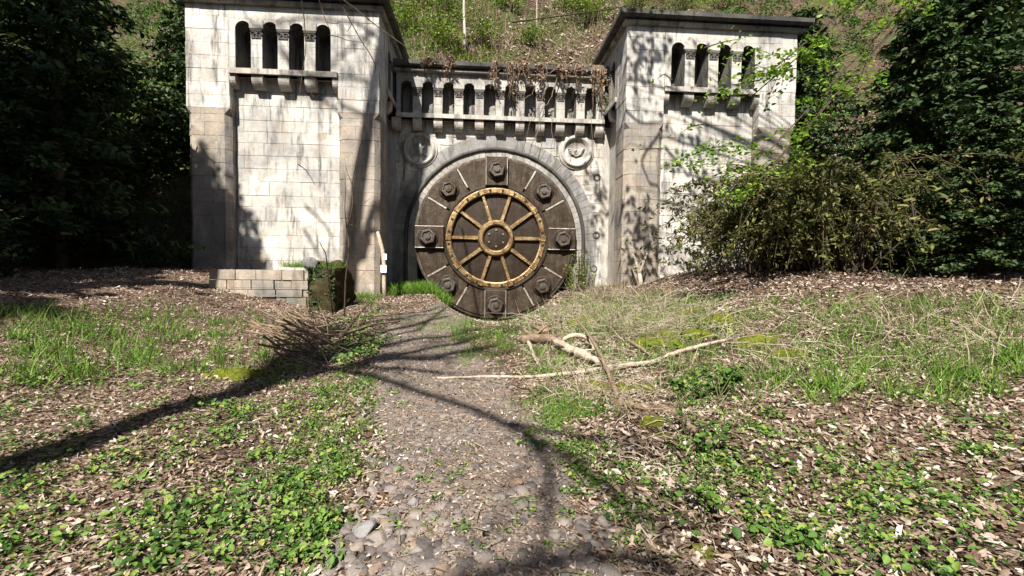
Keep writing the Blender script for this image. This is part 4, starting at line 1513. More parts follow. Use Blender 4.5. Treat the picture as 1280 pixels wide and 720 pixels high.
# leaning stick with white tags
b0 = at(480, 377, 17.6); b0[2] = float(gz(b0[0], b0[1]))
pix = [(481, 376), (480, 355), (480, 330), (478, 312), (474, 298), (472, 290)]
pp = [at(a_, b_, 17.7 + 0.45 * i / 5) for i, (a_, b_) in enumerate(pix)]
pp[0][2] = float(gz(pp[0][0], pp[0][1])) - 0.05
root = empty('leaning_stick', pp[0], 'bleached stick with two white tags leaning on the left tower corner', 'stick')
mb = MB(); mb.tube(pp, [0.09, 0.085, 0.08, 0.08, 0.085, 0.06], 9); mb.build('pole', M['deadwood'], root, True)
for (px, py, hw, hh) in ((479.5, 336, 0.115, 0.15), (481.5, 321, 0.06, 0.12)):
    c = at(px, py, 17.68)
    mb = MB(); mb.box(c[0] - hw, c[0] + hw, c[1] - 0.02, c[1] + 0.02, c[2] - hh, c[2] + hh)
    mb.build('white_tag', M['tag'], root)

# forked pale stick at the right tower
b0 = at(800, 372, 17.4); b0[2] = float(gz(b0[0], b0[1])) - 0.1
j_ = at(799, 342, 17.5)
mb = MB()
mb.tube([b0, (b0 + j_) / 2 + [0.04, 0, 0], j_], [0.10, 0.09, 0.085], 8)
mb.tube([j_ - [0, 0, .1], at(795, 328, 17.6), at(790, 315, 17.7)], [0.08, 0.065, 0.03], 8)
mb.tube([j_ - [0, 0, .1], at(804, 328, 17.55), at(809, 316, 17.6)], [0.08, 0.06, 0.025], 8)
tag(mb.build('forked_stick', M['deadwood'], None, True), 'bleached Y shaped stick standing at the foot of the right tower', 'stick')

# saplings
def sapling(name, Y, lines, label, mat='twig', leaf=None, cat='sapling', nl=0, ls=0.05):
    b = at(*lines[0][0][0], Y)
    r_ = empty(name, (b[0], b[1], float(gz(b[0], b[1]))), label, cat)
    mb = MB(); lp = []
    for pix, r0, r1 in lines:
        q = [at(a_, b_, Y + 0.12 * math.sin(i * 1.7)) for i, (a_, b_) in enumerate(pix)]
        if pix is lines[0][0]:
            q[0][2] = float(gz(q[0][0], q[0][1])) - 0.03
        mb.tube(q, np.linspace(r0, r1, len(q)), 6)
        lp += q[1:]
    mb.build('stem', M[mat], r_, True)
    if leaf:
        lp = np.array(lp)
        idx = RS.randint(0, len(lp) - 1, nl)
        t = RS.rand(nl, 1)
        pos = lp[idx] * (1 - t) + lp[idx + 1] * t + RS.normal(0, 0.07, (nl, 3))
        put('foliage', leaves(pos, ls * np.ones(nl), 0.8), M[leaf], r_)
    return r_


sapling('sapling', 12.0, [([(430, 418), (431, 380), (432, 350), (436, 318), (436, 300), (433, 285), (438, 272), (441, 255), (440, 230), (446, 200), (452, 170)], 0.028, 0.012),
                          ([(433, 285), (431, 262), (432, 240), (431, 215)], 0.016, 0.006), ([(438, 272), (452, 256), (466, 246)], 0.010, 0.003),
                          ([(436, 280), (447, 284), (455, 290)], 0.008, 0.003), ([(440, 230), (434, 215), (430, 196)], 0.008, 0.003)],
        'slender dark leafless sapling in front of the left tower pier')
sapling('sapling', 12.6, [([(416, 328), (407, 316), (402, 308), (399, 302)], 0.02, 0.006), ([(402, 308), (401, 303), (403, 299)], 0.008, 0.003)],
        'tiny bare twig rising from the top of the mossy wall stub')
# ================================================================== the slope above the portal
def hp(px, py):
    """point on the hillside seen at a photo pixel"""
    d = ray(px, py)
    t = 20.0
    for _ in range(3000):
        P = EYE + d * t
        if P[1] > 22.95 and P[2] <= float(hillz(P[0], P[1])): break
        t += 0.03
    return P


N = 42000
x = XM - 24 + 48 * RS.rand(N); y = 22.95 + 17 * RS.rand(N) ** 1.4
m = RS.rand(N) < 0.35 + 0.65 * np.clip(0.6 - vnoise(x, y, 0.9, 31), 0, 1)
x, y = x[m], y[m]
nr = rand_up(len(x), 0.5); nr[:, 1] -= 0.8
VF = leaves(np.stack([x, y, hillz(x, y) + 0.05], 1), 0.16 * np.ones(len(x)), 0.5, CURL_V, nrm=nr)
tag(put('hillside_litter', VF, M['litter']), 'brown dead leaves covering the slope above the portal', 'leaf litter', kind='stuff')
N = 52000
x = XM - 26 + 52 * RS.rand(N); y = 22.95 + 18 * RS.rand(N) ** 1.3
g_ = vnoise(x, y, 0.8, 21) - 0.17 * (x - XM) - 0.1
m = RS.rand(N) < np.clip(g_ * 1.1 + .1, 0.05, 1)
x, y = x[m], y[m]
tag(put('hillside_grass', leaves(np.stack([x, y, hillz(x, y)], 1), 0.5 * np.ones(len(x)), 0.6, BLADE_V, BLADE_F, 0.6), M['grass']), 'green grass tufts on the slope above the portal', 'grass', kind='stuff')
N = 16000
x = XM - 26 + 52 * RS.rand(N); y = 22.95 + 18 * RS.rand(N) ** 1.3
m = RS.rand(N) < np.clip(0.25 + vnoise(x, y, 1.1, 22) * 0.8, 0.05, 1)
x, y = x[m], y[m]
tag(put('hillside_straw', leaves(np.stack([x, y, hillz(x, y)], 1), 0.7 * np.ones(len(x)), 0.6, STRAW_V, BLADE_F, 0.6), M['straw']), 'straw coloured dead grass on the slope above the portal', 'dry grass', kind='stuff')
N = 1500
cx2 = XM - 20 + 42 * RS.rand(N); cy2 = 23 + 13 * RS.rand(N) ** 1.3
m = RS.rand(N) < np.clip(0.35 + vnoise(cx2, cy2, 0.9, 25) * .9 - .10 * (cx2 - XM), 0.03, 1)
cx2, cy2 = cx2[m], cy2[m]
per = 34
a_ = RS.rand(len(cx2) * per) * 6.28; d_ = np.repeat(.25 + .5 * RS.rand(len(cx2)), per) * np.sqrt(RS.rand(len(a_)))
x = np.repeat(cx2, per) + d_ * np.cos(a_); y = np.maximum(np.repeat(cy2, per) + d_ * np.sin(a_), 22.95)
P = np.stack([x, y, hillz(x, y) + .05 + .5 * RS.rand(len(x)) * np.repeat(.4 + RS.rand(len(cx2)), per)], 1)
tag(put('hillside_undergrowth', leaves(P, .13 * np.ones(len(P)), .8, jitter=.5), M['shrubleaf']), 'leafy green undergrowth covering the slope above the portal', 'undergrowth', kind='stuff')
# scrub on the flanks beside the towers
N = 2600
sx = XM + np.where(RS.rand(N) < .5, -1, 1) * (12.6 + 26 * RS.rand(N)); sy = 17.5 + 26 * RS.rand(N)
m = RS.rand(N) < np.clip(.5 + vnoise(sx, sy, .7, 27), .05, 1)
sx, sy = sx[m], sy[m]
per = 26
a_ = RS.rand(len(sx) * per) * 6.28; d_ = np.repeat(.3 + .6 * RS.rand(len(sx)), per) * np.sqrt(RS.rand(len(a_)))
x = np.repeat(sx, per) + d_ * np.cos(a_); y = np.repeat(sy, per) + d_ * np.sin(a_)
P = np.stack([x, y, surf(x, y) + .05 + .7 * RS.rand(len(x)) * np.repeat(.4 + RS.rand(len(sx)), per)], 1)
ok = ~blocked(x, y)
tag(put('flank_scrub', leaves(P[ok], .17 * np.ones(ok.sum()), .8, jitter=.6), M['bramble']), 'dark green scrub on the slopes either side of the towers', 'scrub', kind='stuff')
# leafless stems and roots trailing down the slope
mb = MB()
for i in range(330):
    x0 = XM + random.uniform(-13, 15) if i % 3 else XM + random.uniform(-4, 6); y0 = 23 + 7 * random.random() ** 1.3
    pts = []; xx, yy, zz = x0, y0, float(hillz(x0, y0))
    dx, dy = random.uniform(-.3, .3), random.uniform(-0.35, 0.05)
    for j in range(8):
        pts.append((xx, yy, float(hillz(xx, yy)) + 0.08 + 0.22 * random.random()))
        dx += random.gauss(0, .12); xx += dx; yy = max(22.9, yy + dy + random.gauss(0, .08))
    mb.tube(pts, np.linspace(random.uniform(.012, .03), .006, 8), 5)
for i in range(330):
    x0 = XM + random.uniform(-13, 15); y0 = 23 + 8 * random.random()
    z0 = float(hillz(x0, y0)); hh = random.uniform(.8, 2.4)
    mb.tube([(x0, y0, z0 - .1), (x0 + random.gauss(0, .15), y0 - .1, z0 + hh * .5), (x0 + random.gauss(0, .4), y0 - random.random() * .5, z0 + hh)], [.016, .012, .004], 5)
tag(mb.build('dry_stems', M['brownwood']), 'dead stems and trailing roots tangled over the slope', 'dead stems', kind='stuff')


def shrub(px, py, h, w, n, label, leaf='shrubleaf', ls=0.15, seed=0):
    h, w, n = h * 1.25, w * 1.35, int(n * 2.1)
    b = hp(px, py)
    rs = np.random.RandomState(int(px * 7 + py))
    r_ = empty('hillside_shrub', b, label, 'shrub', 'green shrubs on the slope above the portal')
    mb = MB(); tips = []
    for i in range(11):
        a = rs.rand() * 6.28; q = rs.rand() ** 0.5 * w
        t = b + np.array([q * math.cos(a), q * math.sin(a) * 0.7, h * (0.45 + 0.6 * rs.rand())])
        md = (b + t) / 2 + np.array([0, 0, 0.15 * h]) + rs.normal(0, .08, 3)
        mb.tube([b - [0, 0, .1], md, t], [.025, .016, .005], 5)
        tips += [t, md * .4 + t * .6, t + rs.normal(0, .2 * w, 3)]
    mb.build('stem', M['twig'], r_)
    tips = np.array(tips)
    pos = tips[rs.randint(0, len(tips), n)] + rs.normal(0, 1, (n, 3)) * np.array([.26, .22, .2]) * w
    put('foliage', leaves(pos, ls * np.ones(n), 0.8), M[leaf], r_)
    return r_


for a_ in [(497, 48, 1.5, 1.0, 520, 'lime green shrub beside the left tower cornice, above the parapet end'),
           (520, 20, 1.9, 1.3, 700, 'large lime green shrub high on the slope nearest the left tower'),
           (545, 62, 1.0, 1.0, 420, 'low green shrub just above the left half of the parapet'),
           (556, 28, 1.6, 1.1, 560, 'bushy green shrub left of the pale slender trunk'),
           (603, 62, 0.9, 0.9, 320, 'small green shrub at the foot of the pale slender trunk'),
           (662, 58, 0.8, 0.7, 200, 'sparse little shrub above the middle of the parapet'),
           (712, 18, 1.3, 1.1, 520, 'green shrub high on the brown bank above the parapet'),
           (742, 30, 1.3, 1.2, 560, 'green shrub on the bank just left of the right tower cornice'),
           (790, 16, 1.2, 1.2, 520, 'green shrub behind the inner corner of the right tower roof'),
           (850, 14, 1.5, 1.3, 620, 'broad green shrub behind the middle of the right tower roof'),
           (905, 14, 1.5, 1.2, 520, 'green shrub behind the far half of the right tower roof'),
           (640, 14, 1.0, 0.9, 240, 'thin shrub on bare brown ground right of the pale trunk')]:
    shrub(*a_)


def pole_tree(px, py, tops, r0, mat, label, limbs=6):
    b = hp(px, py)
    r_ = empty('slender_tree', b, label, 'tree')
    mb = MB()
    q = [b - [0, 0, .3]] + [at(a_, c_, b[1] + 0.1) for a_, c_ in tops] + [at(tops[-1][0] + 2, -60, b[1] + .3), at(tops[-1][0] + 8, -150, b[1] + .3)]
    mb.tube(q, np.linspace(r0, r0 * .5, len(q)), 8)
    mb.build('trunk', M[mat], r_, True)
    mb = MB()
    for i in range(limbs):
        s = q[-2] * (1 - i / limbs) + q[-1] * (i / limbs)
        e = s + np.array([random.uniform(-1.5, 1.5), random.uniform(-.5, 1), random.uniform(.5, 1.5)])
        mb.tube([s, (s + e) / 2 + [0, 0, .1], e], [.03, .02, .006], 5)
    mb.build('limb', M[mat], r_)


pole_tree(581, 66, [(581, 40), (580, 20), (580, 2)], 0.10, 'paletrunk', 'pale slender trunk standing on the slope above the parapet')
pole_tree(672, 40, [(671, 24), (671, 2)], 0.045, 'deadwood', 'very thin pale stem on the brown bank right of the pale slender trunk')
pole_tree(812, 22, [(808, 12), (803, 2)], 0.05, 'deadwood', 'thin bleached stem leaning behind the right tower roof')

# dried vines hanging over the cornice
VC = [(532, 0.55, 10, 'dried vine tuft at the far left of the parapet'), (541, 0.45, 9, 'small dried vine tuft second along the parapet'), (562, 0.75, 15, 'dried vine hanging above the second full niche of the parapet'),
      (618, 1.1, 22, 'thick dried vine draped over the middle of the parapet'), (640, 1.5, 26, 'long tangled dried vine covering niches right of the middle'), (655, 1.0, 18, 'dried vine beside the long tangled one'),
      (676, 1.0, 20, 'dried vine above the pier with roots crossing it'), (701, 0.75, 14, 'brown vine tuft left of the dark empty niche'), (721, 0.85, 16, 'brown vine tuft right of the dark empty niche'),
      (748, 2.1, 44, 'dense brown vine mass in the corner by the right tower')]
ztc = 11.49
for px, L, n, lab in VC:
    x0 = float(at(px, 80, YB - 0.85)[0]); y0 = YB - 0.88
    r_ = empty('dried_vine', (x0, y0, ztc), lab, 'vine', 'dried vines hanging over the parapet cornice')
    mb = MB(); lp = []
    sp = 0.11 if px < 740 else 0.42
    for i in range(int(n * .62)):
        a = x0 + random.gauss(0, sp); l = L * random.uniform(.25, 1.25)
        top = (a + random.gauss(0, .12), YB + 0.3, ztc + random.uniform(.1, .6))
        pts = [top, (a, y0 + 0.02, ztc + .05), (a + random.gauss(0, .05), y0 - random.random() * .12, ztc - l * .4), (a + random.gauss(0, .15), y0 - random.random() * .25, ztc - l)]
        mb.tube(pts, [.016, .016, .012, .004], 4)
        for t in .3 + .5 * RS.rand(9):
            p_ = np.array(pts[1]) * (1 - t) + np.array(pts[3]) * t
            lp.append(p_ + RS.normal(0, .07, 3))
    mb.build('stem', M['brownwood'], r_)
    lp = np.array(lp)
    lp[:, 1] = np.minimum(lp[:, 1], y0 + .05)
    put('foliage', leaves(lp, 0.12 * np.ones(len(lp)), 1.2, CURL_V), M['vineleaf'], r_)

# bare creeper stems down the wall by the right roundel
mb = MB()
for pix, r0 in (([(768, 40), (740, 62), (716, 78), (700, 84), (684, 92), (672, 106), (664, 118)], .03), ([(700, 84), (690, 120), (676, 140), (672, 165), (664, 185)], .025), ([(684, 100), (676, 130), (664, 150), (655, 175)], .016),
                ([(739, 84), (741, 120), (739, 150), (741, 185)], .02), ([(742, 112), (756, 122), (768, 130)], .014), ([(690, 140), (690, 170), (688, 200), (684, 214)], .012), ([(672, 165), (668, 190), (676, 205)], .01),
                ([(664, 118), (650, 128), (644, 120)], .012), ([(716, 78), (722, 100), (716, 124)], .012)):
    q = [at(a_, b_, YB - 0.72 - 0.15 * math.sin(i * 2.0) - (0.1 if b_ < 100 else 0)) for i, (a_, b_) in enumerate(pix)]
    t = np.linspace(0, len(q) - 1, len(q) * 4)
    q = np.stack([np.interp(t, np.arange(len(q)), np.array(q)[:, k_]) for k_ in range(3)], 1) + RS.normal(0, .025, (len(t), 3))
    mb.tube(q, np.linspace(r0, r0 * .35, len(q)), 5)
tag(mb.build('bare_creeper', M['brownwood']), 'leafless creeper stems trailing down the wall left of the right roundel', 'creeper')
# little green sprig in the corner of the gallery
c = at(762, 128, YB - .7)
r_ = empty('wall_sprig', c, 'small green sprig growing from the wall in the corner by the right tower', 'plant')
mb = MB(); mb.tube([c, c + [-.1, -.1, -.15], c + [-.15, -.15, -.4]], [.012, .01, .004], 4); mb.build('stem', M['twig'], r_)
put('foliage', leaves(c + RS.normal(0, .17, (70, 3)) + [-.1, -.1, -.1], .11 * np.ones(70), .9), M['shrubleaf'], r_)

# ================================================================== trees that throw the shadows
def back(P, h):
    """point h metres up the sunbeam that ends at P"""
    return np.asarray(P, float) + h * np.array([-SX, -SY, 1.0])


def smooth(q, k=5):
    q = np.array(q, float)
    t = np.linspace(0, len(q) - 1, len(q) * k)
    o = np.stack([np.interp(t, np.arange(len(q)), q[:, i]) for i in range(q.shape[1])], 1)
    for _ in range(3):
        o[1:-1] = (o[:-2] + 2 * o[1:-1] + o[2:]) / 4
    return o


def twigs(mb, s, d, L, r0, depth):
    e = [np.array(s)]
    dd = np.array(d) / np.linalg.norm(d)
    for i in range(5):
        dd = dd + RS.normal(0, .16, 3); dd /= np.linalg.norm(dd)
        e.append(e[-1] + dd * L / 5)
    mb.tube(e, np.linspace(r0, r0 * .45, 6), 5)
    if depth:
        for i in range(4):
            j = RS.randint(1, 6)
            d2 = dd + RS.normal(0, .7, 3)
            twigs(mb, e[j], d2, L * (.45 + .3 * RS.rand()), r0 * .5, depth - 1)


# tall leaning bare tree on the left: its trunk shadow crosses the left tower
tp = []
for px, py in ((434, 372), (437, 335), (441, 295), (446, 250), (453, 200), (461, 150), (468, 105), (475, 62), (480, 40)):
    P = at(px, py, YF)
    tp.append(back(P, (YF - 6.0) / SY))
tp = np.array(tp)
sl = (tp[0] - tp[3]) / np.linalg.norm(tp[0] - tp[3])
base = tp[0] + sl * ((tp[0][2] - 0.8) / -sl[2])
base[2] = float(surf(base[0], base[1])) - .2
root = empty('bare_tree', base, 'tall leaning leafless tree at the left whose trunk shades the left tower', 'tree')
mb = MB(); q = smooth(np.concatenate([[base], [(base + tp[0]) / 2], tp, [tp[-1] + (tp[-1] - tp[-3]) * 2]]), 4)
mb.tube(q, np.linspace(.40, .13, len(q)), 12)
mb.build('trunk', M['bark'], root, True)
mb = MB()
for line, r0 in (([(452, 320), (458, 290), (466, 262), (476, 240)], .2), ([(446, 300), (462, 292), (474, 284)], .12), ([(372, 240), (392, 258), (402, 270), (410, 300)], .06), ([(370, 270), (388, 300), (397, 320)], .06),
                 ([(440, 330), (452, 322), (462, 300)], .15)):
    q = smooth([back(at(a_, b_, YF), (YF - 6.2) / SY) for a_, b_ in line])
    mb.tube(q, np.linspace(r0, r0 * .5, len(q)), 7)
for i in range(4):
    s = tp[min(8, 5 + i)] + RS.normal(0, .1, 3)
    twigs(mb, s, np.array([-1.0 + .4 * RS.rand(), -.6 + RS.rand(), .5]), 4 + 2 * RS.rand(), .07, 1)
mb.build('limb', M['bark'], root)

# spreading bare tree behind the camera: limbs whose shadows cross the path
LIMBS = [([(380, 452), (455, 468), (520, 490), (600, 514), (660, 545), (720, 580), (785, 635), (835, 672)], 6.2, .085, .045),
         ([(560, 735), (640, 712), (710, 700), (780, 694), (850, 716)], 6.0, .07, .05),  # limb added to darken a patch of soil with its shadow
         ([(655, 543), (688, 585), (686, 640), (668, 700)], 5.6, .06, .03),
         ([(640, 530), (700, 545), (770, 552), (850, 560)], 6.0, .06, .02),
         ([(372, 470), (450, 455), (520, 440), (590, 425), (650, 412)], 9, .16, .05),
         ([(400, 440), (470, 428), (530, 412), (600, 396)], 9.5, .13, .04),
         ([(385, 425), (460, 410), (530, 393)], 10, .10, .04),
         ([(420, 398), (470, 388), (520, 383)], 10, .08, .03),
         ([(395, 446), (460, 436), (520, 424), (600, 412)], 10, .17, .08),
         ([(410, 434), (470, 420), (525, 404), (560, 396)], 10, .15, .07),
         ([(440, 456), (500, 450), (560, 444), (620, 432)], 9, .13, .06),
         ([(430, 404), (490, 394), (545, 386)], 10.5, .12, .06),
         ([(540, 452), (570, 440), (612, 432)], 9, .08, .03),
         ([(430, 412), (480, 400), (560, 388)], 10, .10, .05),
         ([(390, 462), (440, 458), (500, 462), (560, 470)], 9, .12, .05),
         ([(470, 446), (530, 452), (580, 446), (640, 440)], 9, .09, .03)]
tb = np.array([-7.4, -4.2, 0.0]); tb[2] = float(gz(tb[0], tb[1])) - .2
root = empty('bare_tree', tb, 'spreading leafless tree behind the viewer whose limbs shade the path', 'tree')
fork = np.array([-6.2, -4.0, 9.0])
mb = MB(); q = smooth([tb, (tb + fork) / 2 + [.15, 0, 0], fork, fork + [-.3, .2, 3], fork + [-.2, .5, 6]], 4)
mb.tube(q, np.linspace(.38, .16, len(q)), 10); mb.build('trunk', M['bark'], root, True)
for line, h, r0, r1 in LIMBS:
    P = gp([a_[0] for a_ in line], [a_[1] for a_ in line])
    h += 4.6 if h < 7 else 3.2
    q = [back(p_, h + .35 * math.sin(i * 1.3)) for i, p_ in enumerate(P)]
    anchor = fork if h < 11.5 else fork + np.array([-.25, .2, 2.2])
    if line[0][0] < 500:
        q = [anchor, anchor * .5 + q[0] * .5 + [0, 0, .4]] + q
    q = smooth(q, 5)
    rr = np.linspace(r0, r1, len(q))
    mb = MB(); mb.tube(q, rr, 7)
    for i in range(5):
        j = RS.randint(len(q) // 3, len(q))
        twigs(mb, q[j], (q[j] - q[j - 2]) + RS.normal(0, .12, 3), .7 + .9 * RS.rand(), rr[j] * .4, 1)
    mb.build('limb', M['bark'], root)

# ------------------------------------------------------------------ leafy tree at the right
tb = np.array([14.6, 8.6, 0]); tb[2] = float(surf(14.6, 8.6)) - .2
root = empty('leafy_tree', tb, 'young leafy tree at the right, its lowest bright green sprays hanging before the right tower', 'tree')
mb = MB(); top = np.array([13.2, 9.2, 17.0])
mb.tube(smooth([tb, [14.3, 8.7, 5], [13.8, 9.0, 11], top], 4), np.linspace(.3, .1, 16), 10)
mb.build('trunk', M['bark'], root, True)
lp = []; lsz = []
mb = MB()
def bough(P, n, spread_, size, r0=.06):
    s = np.array([13.5, 9.0, min(16.5, max(10.0, P[2] - 1.0))])
    q = smooth([s, s * .55 + P * .45 + [0, 0, .5], P], 5)
    mb.tube(q, np.linspace(r0, .012, len(q)), 6)
    for i in range(n):
        lp.append(P + RS.normal(0, 1, 3) * spread_); lsz.append(size)
for (px, py, n, sx_, sz_) in [(800, 60, 46, .5, .5), (815, 85, 46, .5, .5), (795, 95, 28, .4, .4), (826, 60, 28, .4, .5), (790, 50, 26, .4, .4), (812, 105, 16, .4, .4),
                              (848, 60, 14, .4, .5), (875, 80, 14, .5, .5), (852, 160, 16, .4, .35), (875, 150, 16, .5, .4), (848, 190, 14, .4, .3), (868, 210, 16, .5, .4), (892, 180, 18, .5, .5),
                              (890, 235, 22, .5, .6), (855, 230, 10, .5, .4), (795, 270, 52, .4, .6), (812, 290, 52, .4, .6), (790, 320, 56, .4, .5), (815, 335, 56, .4, .5), (826, 300, 18, .3, .6), (783, 350, 20, .4, .3),
                              (745, 235, 36, .35, .5), (752, 260, 36, .3, .5), (748, 300, 16, .3, .6), (738, 220, 12, .3, .3), (735, 345, 14, .3, .3)]:
    P = at(px, py, YF if px > 772 else YB)
    Q = back(P, (9.2 + .8 * RS.rand()) * (1 if px > 772 else 1.35))
    bough(Q, n, np.array([sx_, .5, sz_]) * 0.85, .21, .05)
# limbs that shade the right tower
for line in ([(772, 128), (800, 155), (835, 152)], [(778, 100), (805, 102), (835, 112)], [(826, 165), (800, 200), (812, 230)], [(862, 150), (880, 180), (885, 230), (890, 270)], [(832, 165), (850, 185), (862, 200)]):
    q = smooth([back(at(a_, b_, YF), 9.4) for a_, b_ in line])
    mb.tube(q, np.linspace(.06, .035, len(q)), 6)
    e = q[-1]; s = np.array([13.5, 9, min(16, max(10.5, e[2] - 1))])
    mb.tube(smooth([s, (s + e) / 2 + [0, 0, .4], e]), .05, 6)
mb.build('limb', M['bark'], root)
lp = np.array(lp)
put('crown', leaves(lp, np.array(lsz), .8, WIDE_V), M['maple'], root)
# hanging sprays in view
mb = MB(); lp = []
for line, n in (([(960, 190), (925, 182), (895, 183), (868, 192), (840, 205)], 230), ([(960, 215), (920, 205), (885, 205), (858, 208)], 130), ([(940, 120), (912, 118), (893, 124), (878, 128)], 26), ([(950, 100), (905, 108), (890, 98)], 18),
                ([(880, 60), (905, 52), (930, 48)], 20), ([(900, 250), (915, 240), (940, 235)], 60), ([(840, 100), (830, 92), (822, 98)], 6), ([(828, 186), (812, 185), (796, 188)], 8), ([(880, 155), (865, 158), (852, 165)], 16)):
    q = smooth([at(a_, b_, 9.8 + .25 * i) for i, (a_, b_) in enumerate(line)])
    mb.tube(q, np.linspace(.018, .004, len(q)), 5)
    j = RS.randint(2, len(q), n)
    lp.append(q[j] + RS.normal(0, 1, (n, 3)) * [.11, .2, .09] * 1.0)
s = np.array([12.6, 9.3, 11.6])
for e in (at(960, 190, 9.8), at(960, 215, 9.8), at(940, 120, 9.8), at(950, 100, 9.8), at(940, 235, 10.3)):
    q = smooth([s, s * .55 + e * .45 + [.5, 0, .3], e]); mb.tube(q, np.linspace(.035, .014, 15), 5)
    for i in range(16):
        j = RS.randint(5, 15); d_ = RS.normal(0, 1, 3) * [.55, .4, .3] - [.25, 0, .2]
        mb.tube([q[j], q[j] + d_ * .6 + [0, 0, .06], q[j] + d_], [.008, .006, .002], 4)
        u_ = RS.rand(34, 1)
        lp.append(q[j] + d_ * u_ + RS.normal(0, 1, (34, 3)) * [.1, .1, .07])
mb.build('hanging_twigs', M['twig'], root)
lp = np.concatenate(lp)
put('hanging_leaves', leaves(lp, .105 * np.ones(len(lp)), .6), M['maple'], root)

# drooping mossy bush at the right
bc = np.array([11.7, 14.8, 0]); bc[2] = float(gz(bc[0], bc[1]))
root = empty('drooping_bush', bc, 'big drooping olive green bush hanging over the foot of the right tower', 'bush')
mb = MB(); lp = []; nrm = []
for i in range(430):
    a = RS.rand() * 6.283 if i % 3 == 0 else math.pi + RS.normal(0, .9)
    rr = (1.2 + 3.6 * RS.rand()); hh = (1.7 + 2.2 * RS.rand()) * (1.1 - .05 * rr)
    o = bc + np.array([RS.normal(0, .9), RS.normal(0, .7), 0])
    d = np.array([math.cos(a), math.sin(a), 0])
    apex = .36 + .2 * RS.rand()
    drop = RS.rand() * .9 + .1
    pts = []
    for t in np.linspace(0, 1, 8):
        z = hh * (1 - ((t - apex) / apex) ** 2) if t < apex else hh * (1 - drop * ((t - apex) / (1 - apex)) ** 2)
        pts.append(o + d * rr * t + [0, 0, max(.05, z)])
    pts = np.array(pts) + RS.normal(0, .05, (8, 3))
    mb.tube(pts, np.linspace(.022, .004, 8), 4)
    n = 72
    t = 2.2 + 4.8 * RS.rand(n)
    p_ = np.stack([np.interp(t, np.arange(8), pts[:, k_]) for k_ in range(3)], 1)
    lp.append(p_ + RS.normal(0, .07, (n, 3)) - [0, 0, .04])
mb.build('stem', M['bark'], root)
lp = np.concatenate(lp)
LONG_V = LEAF_V * np.array([.6, 1, 1])
put('foliage', leaves(lp, .15 * np.ones(len(lp)), 1.0, LONG_V, jitter=.75), M['mossleaf'], root)

# bramble sprays at the lower right, each a plant of its own
def bramble(px, py, n, ls, h, label, mat='bramble', w=.22):
    b = g1(px, py)
    r_ = empty('bramble', b, label, 'bramble')
    mb = MB(); lp = []
    for i in range(7):
        a = RS.rand() * 6.28
        e = b + np.array([w * math.cos(a) * 1.3, w * math.sin(a), h * (.5 + .6 * RS.rand())])
        q = smooth([b - [0, 0, .03], (b + e) / 2 + [0, 0, h * .35], e])
        mb.tube(q, np.linspace(.006, .002, len(q)), 4)
        lp += [q[j] for j in RS.randint(len(q) // 3, len(q), n // 7)]
    mb.build('stem', M['twig'], r_)
    lp = np.array(lp) + RS.normal(0, .02, (len(lp), 3))
    put('foliage', leaves(lp, ls * np.ones(len(lp)), .5, WIDE_V), M[mat], r_)


bramble(862, 508, 40, .075, .36, 'bramble with large dark leaves at the right behind the mossy branch')
bramble(900, 500, 50, .085, .42, 'tall dark bramble at the far right behind the mossy branch')
bramble(880, 570, 42, .055, .22, 'dark leafy bramble right of the bleached stick')
bramble(858, 548, 36, .05, .18, 'low heart leaved bramble between mossy branch and bleached stick')
bramble(878, 662, 20, .06, .16, 'small bramble with three large leaves near the lower right corner')
bramble(895, 640, 44, .05, .2, 'yellow green herb above the small lower right bramble', 'weed')

# overhanging bare twigs in the upper left, hanging from the leaning tree
for pix, r0 in (([(396, -10), (402, 10), (408, 28), (412, 36)], .012), ([(418, -12), (430, 12), (440, 30), (452, 52), (462, 66), (470, 82), (468, 92)], .013), ([(420, -6), (446, 12), (470, 32), (490, 46), (512, 62)], .013),
                ([(412, 44), (424, 46), (432, 50), (446, 52), (456, 54)], .008), ([(376, -8), (380, 20), (383, 60), (378, 90), (374, 120)], .010), ([(470, -8), (494, 4), (520, 8), (560, 3)], .012),
                ([(408, 28), (420, 30), (428, 26)], .006), ([(440, 30), (434, 40), (430, 34)], .006), ([(372, 205), (382, 212), (390, 224), (394, 232)], .009), ([(372, 96), (386, 112), (396, 128)], .007), ([(640, 28), (700, 20), (760, 12), (800, 4), (812, -8)], .012)):
    q = smooth([at(a_, b_, 11 + .2 * math.sin(i)) for i, (a_, b_) in enumerate(pix)])
    mb = MB(); mb.tube(q, 1.5 * np.linspace(r0, r0 * .4, len(q)), 5)
    far = pix[0][0] == 640
    tag(mb.build('hanging_twig', M['twig']), 'long thin bare twig arching over the slope above the parapet' if far else 'thin leafless twig hanging in front of the left tower top', 'twig', None if far else 'bare twigs hanging before the left tower')

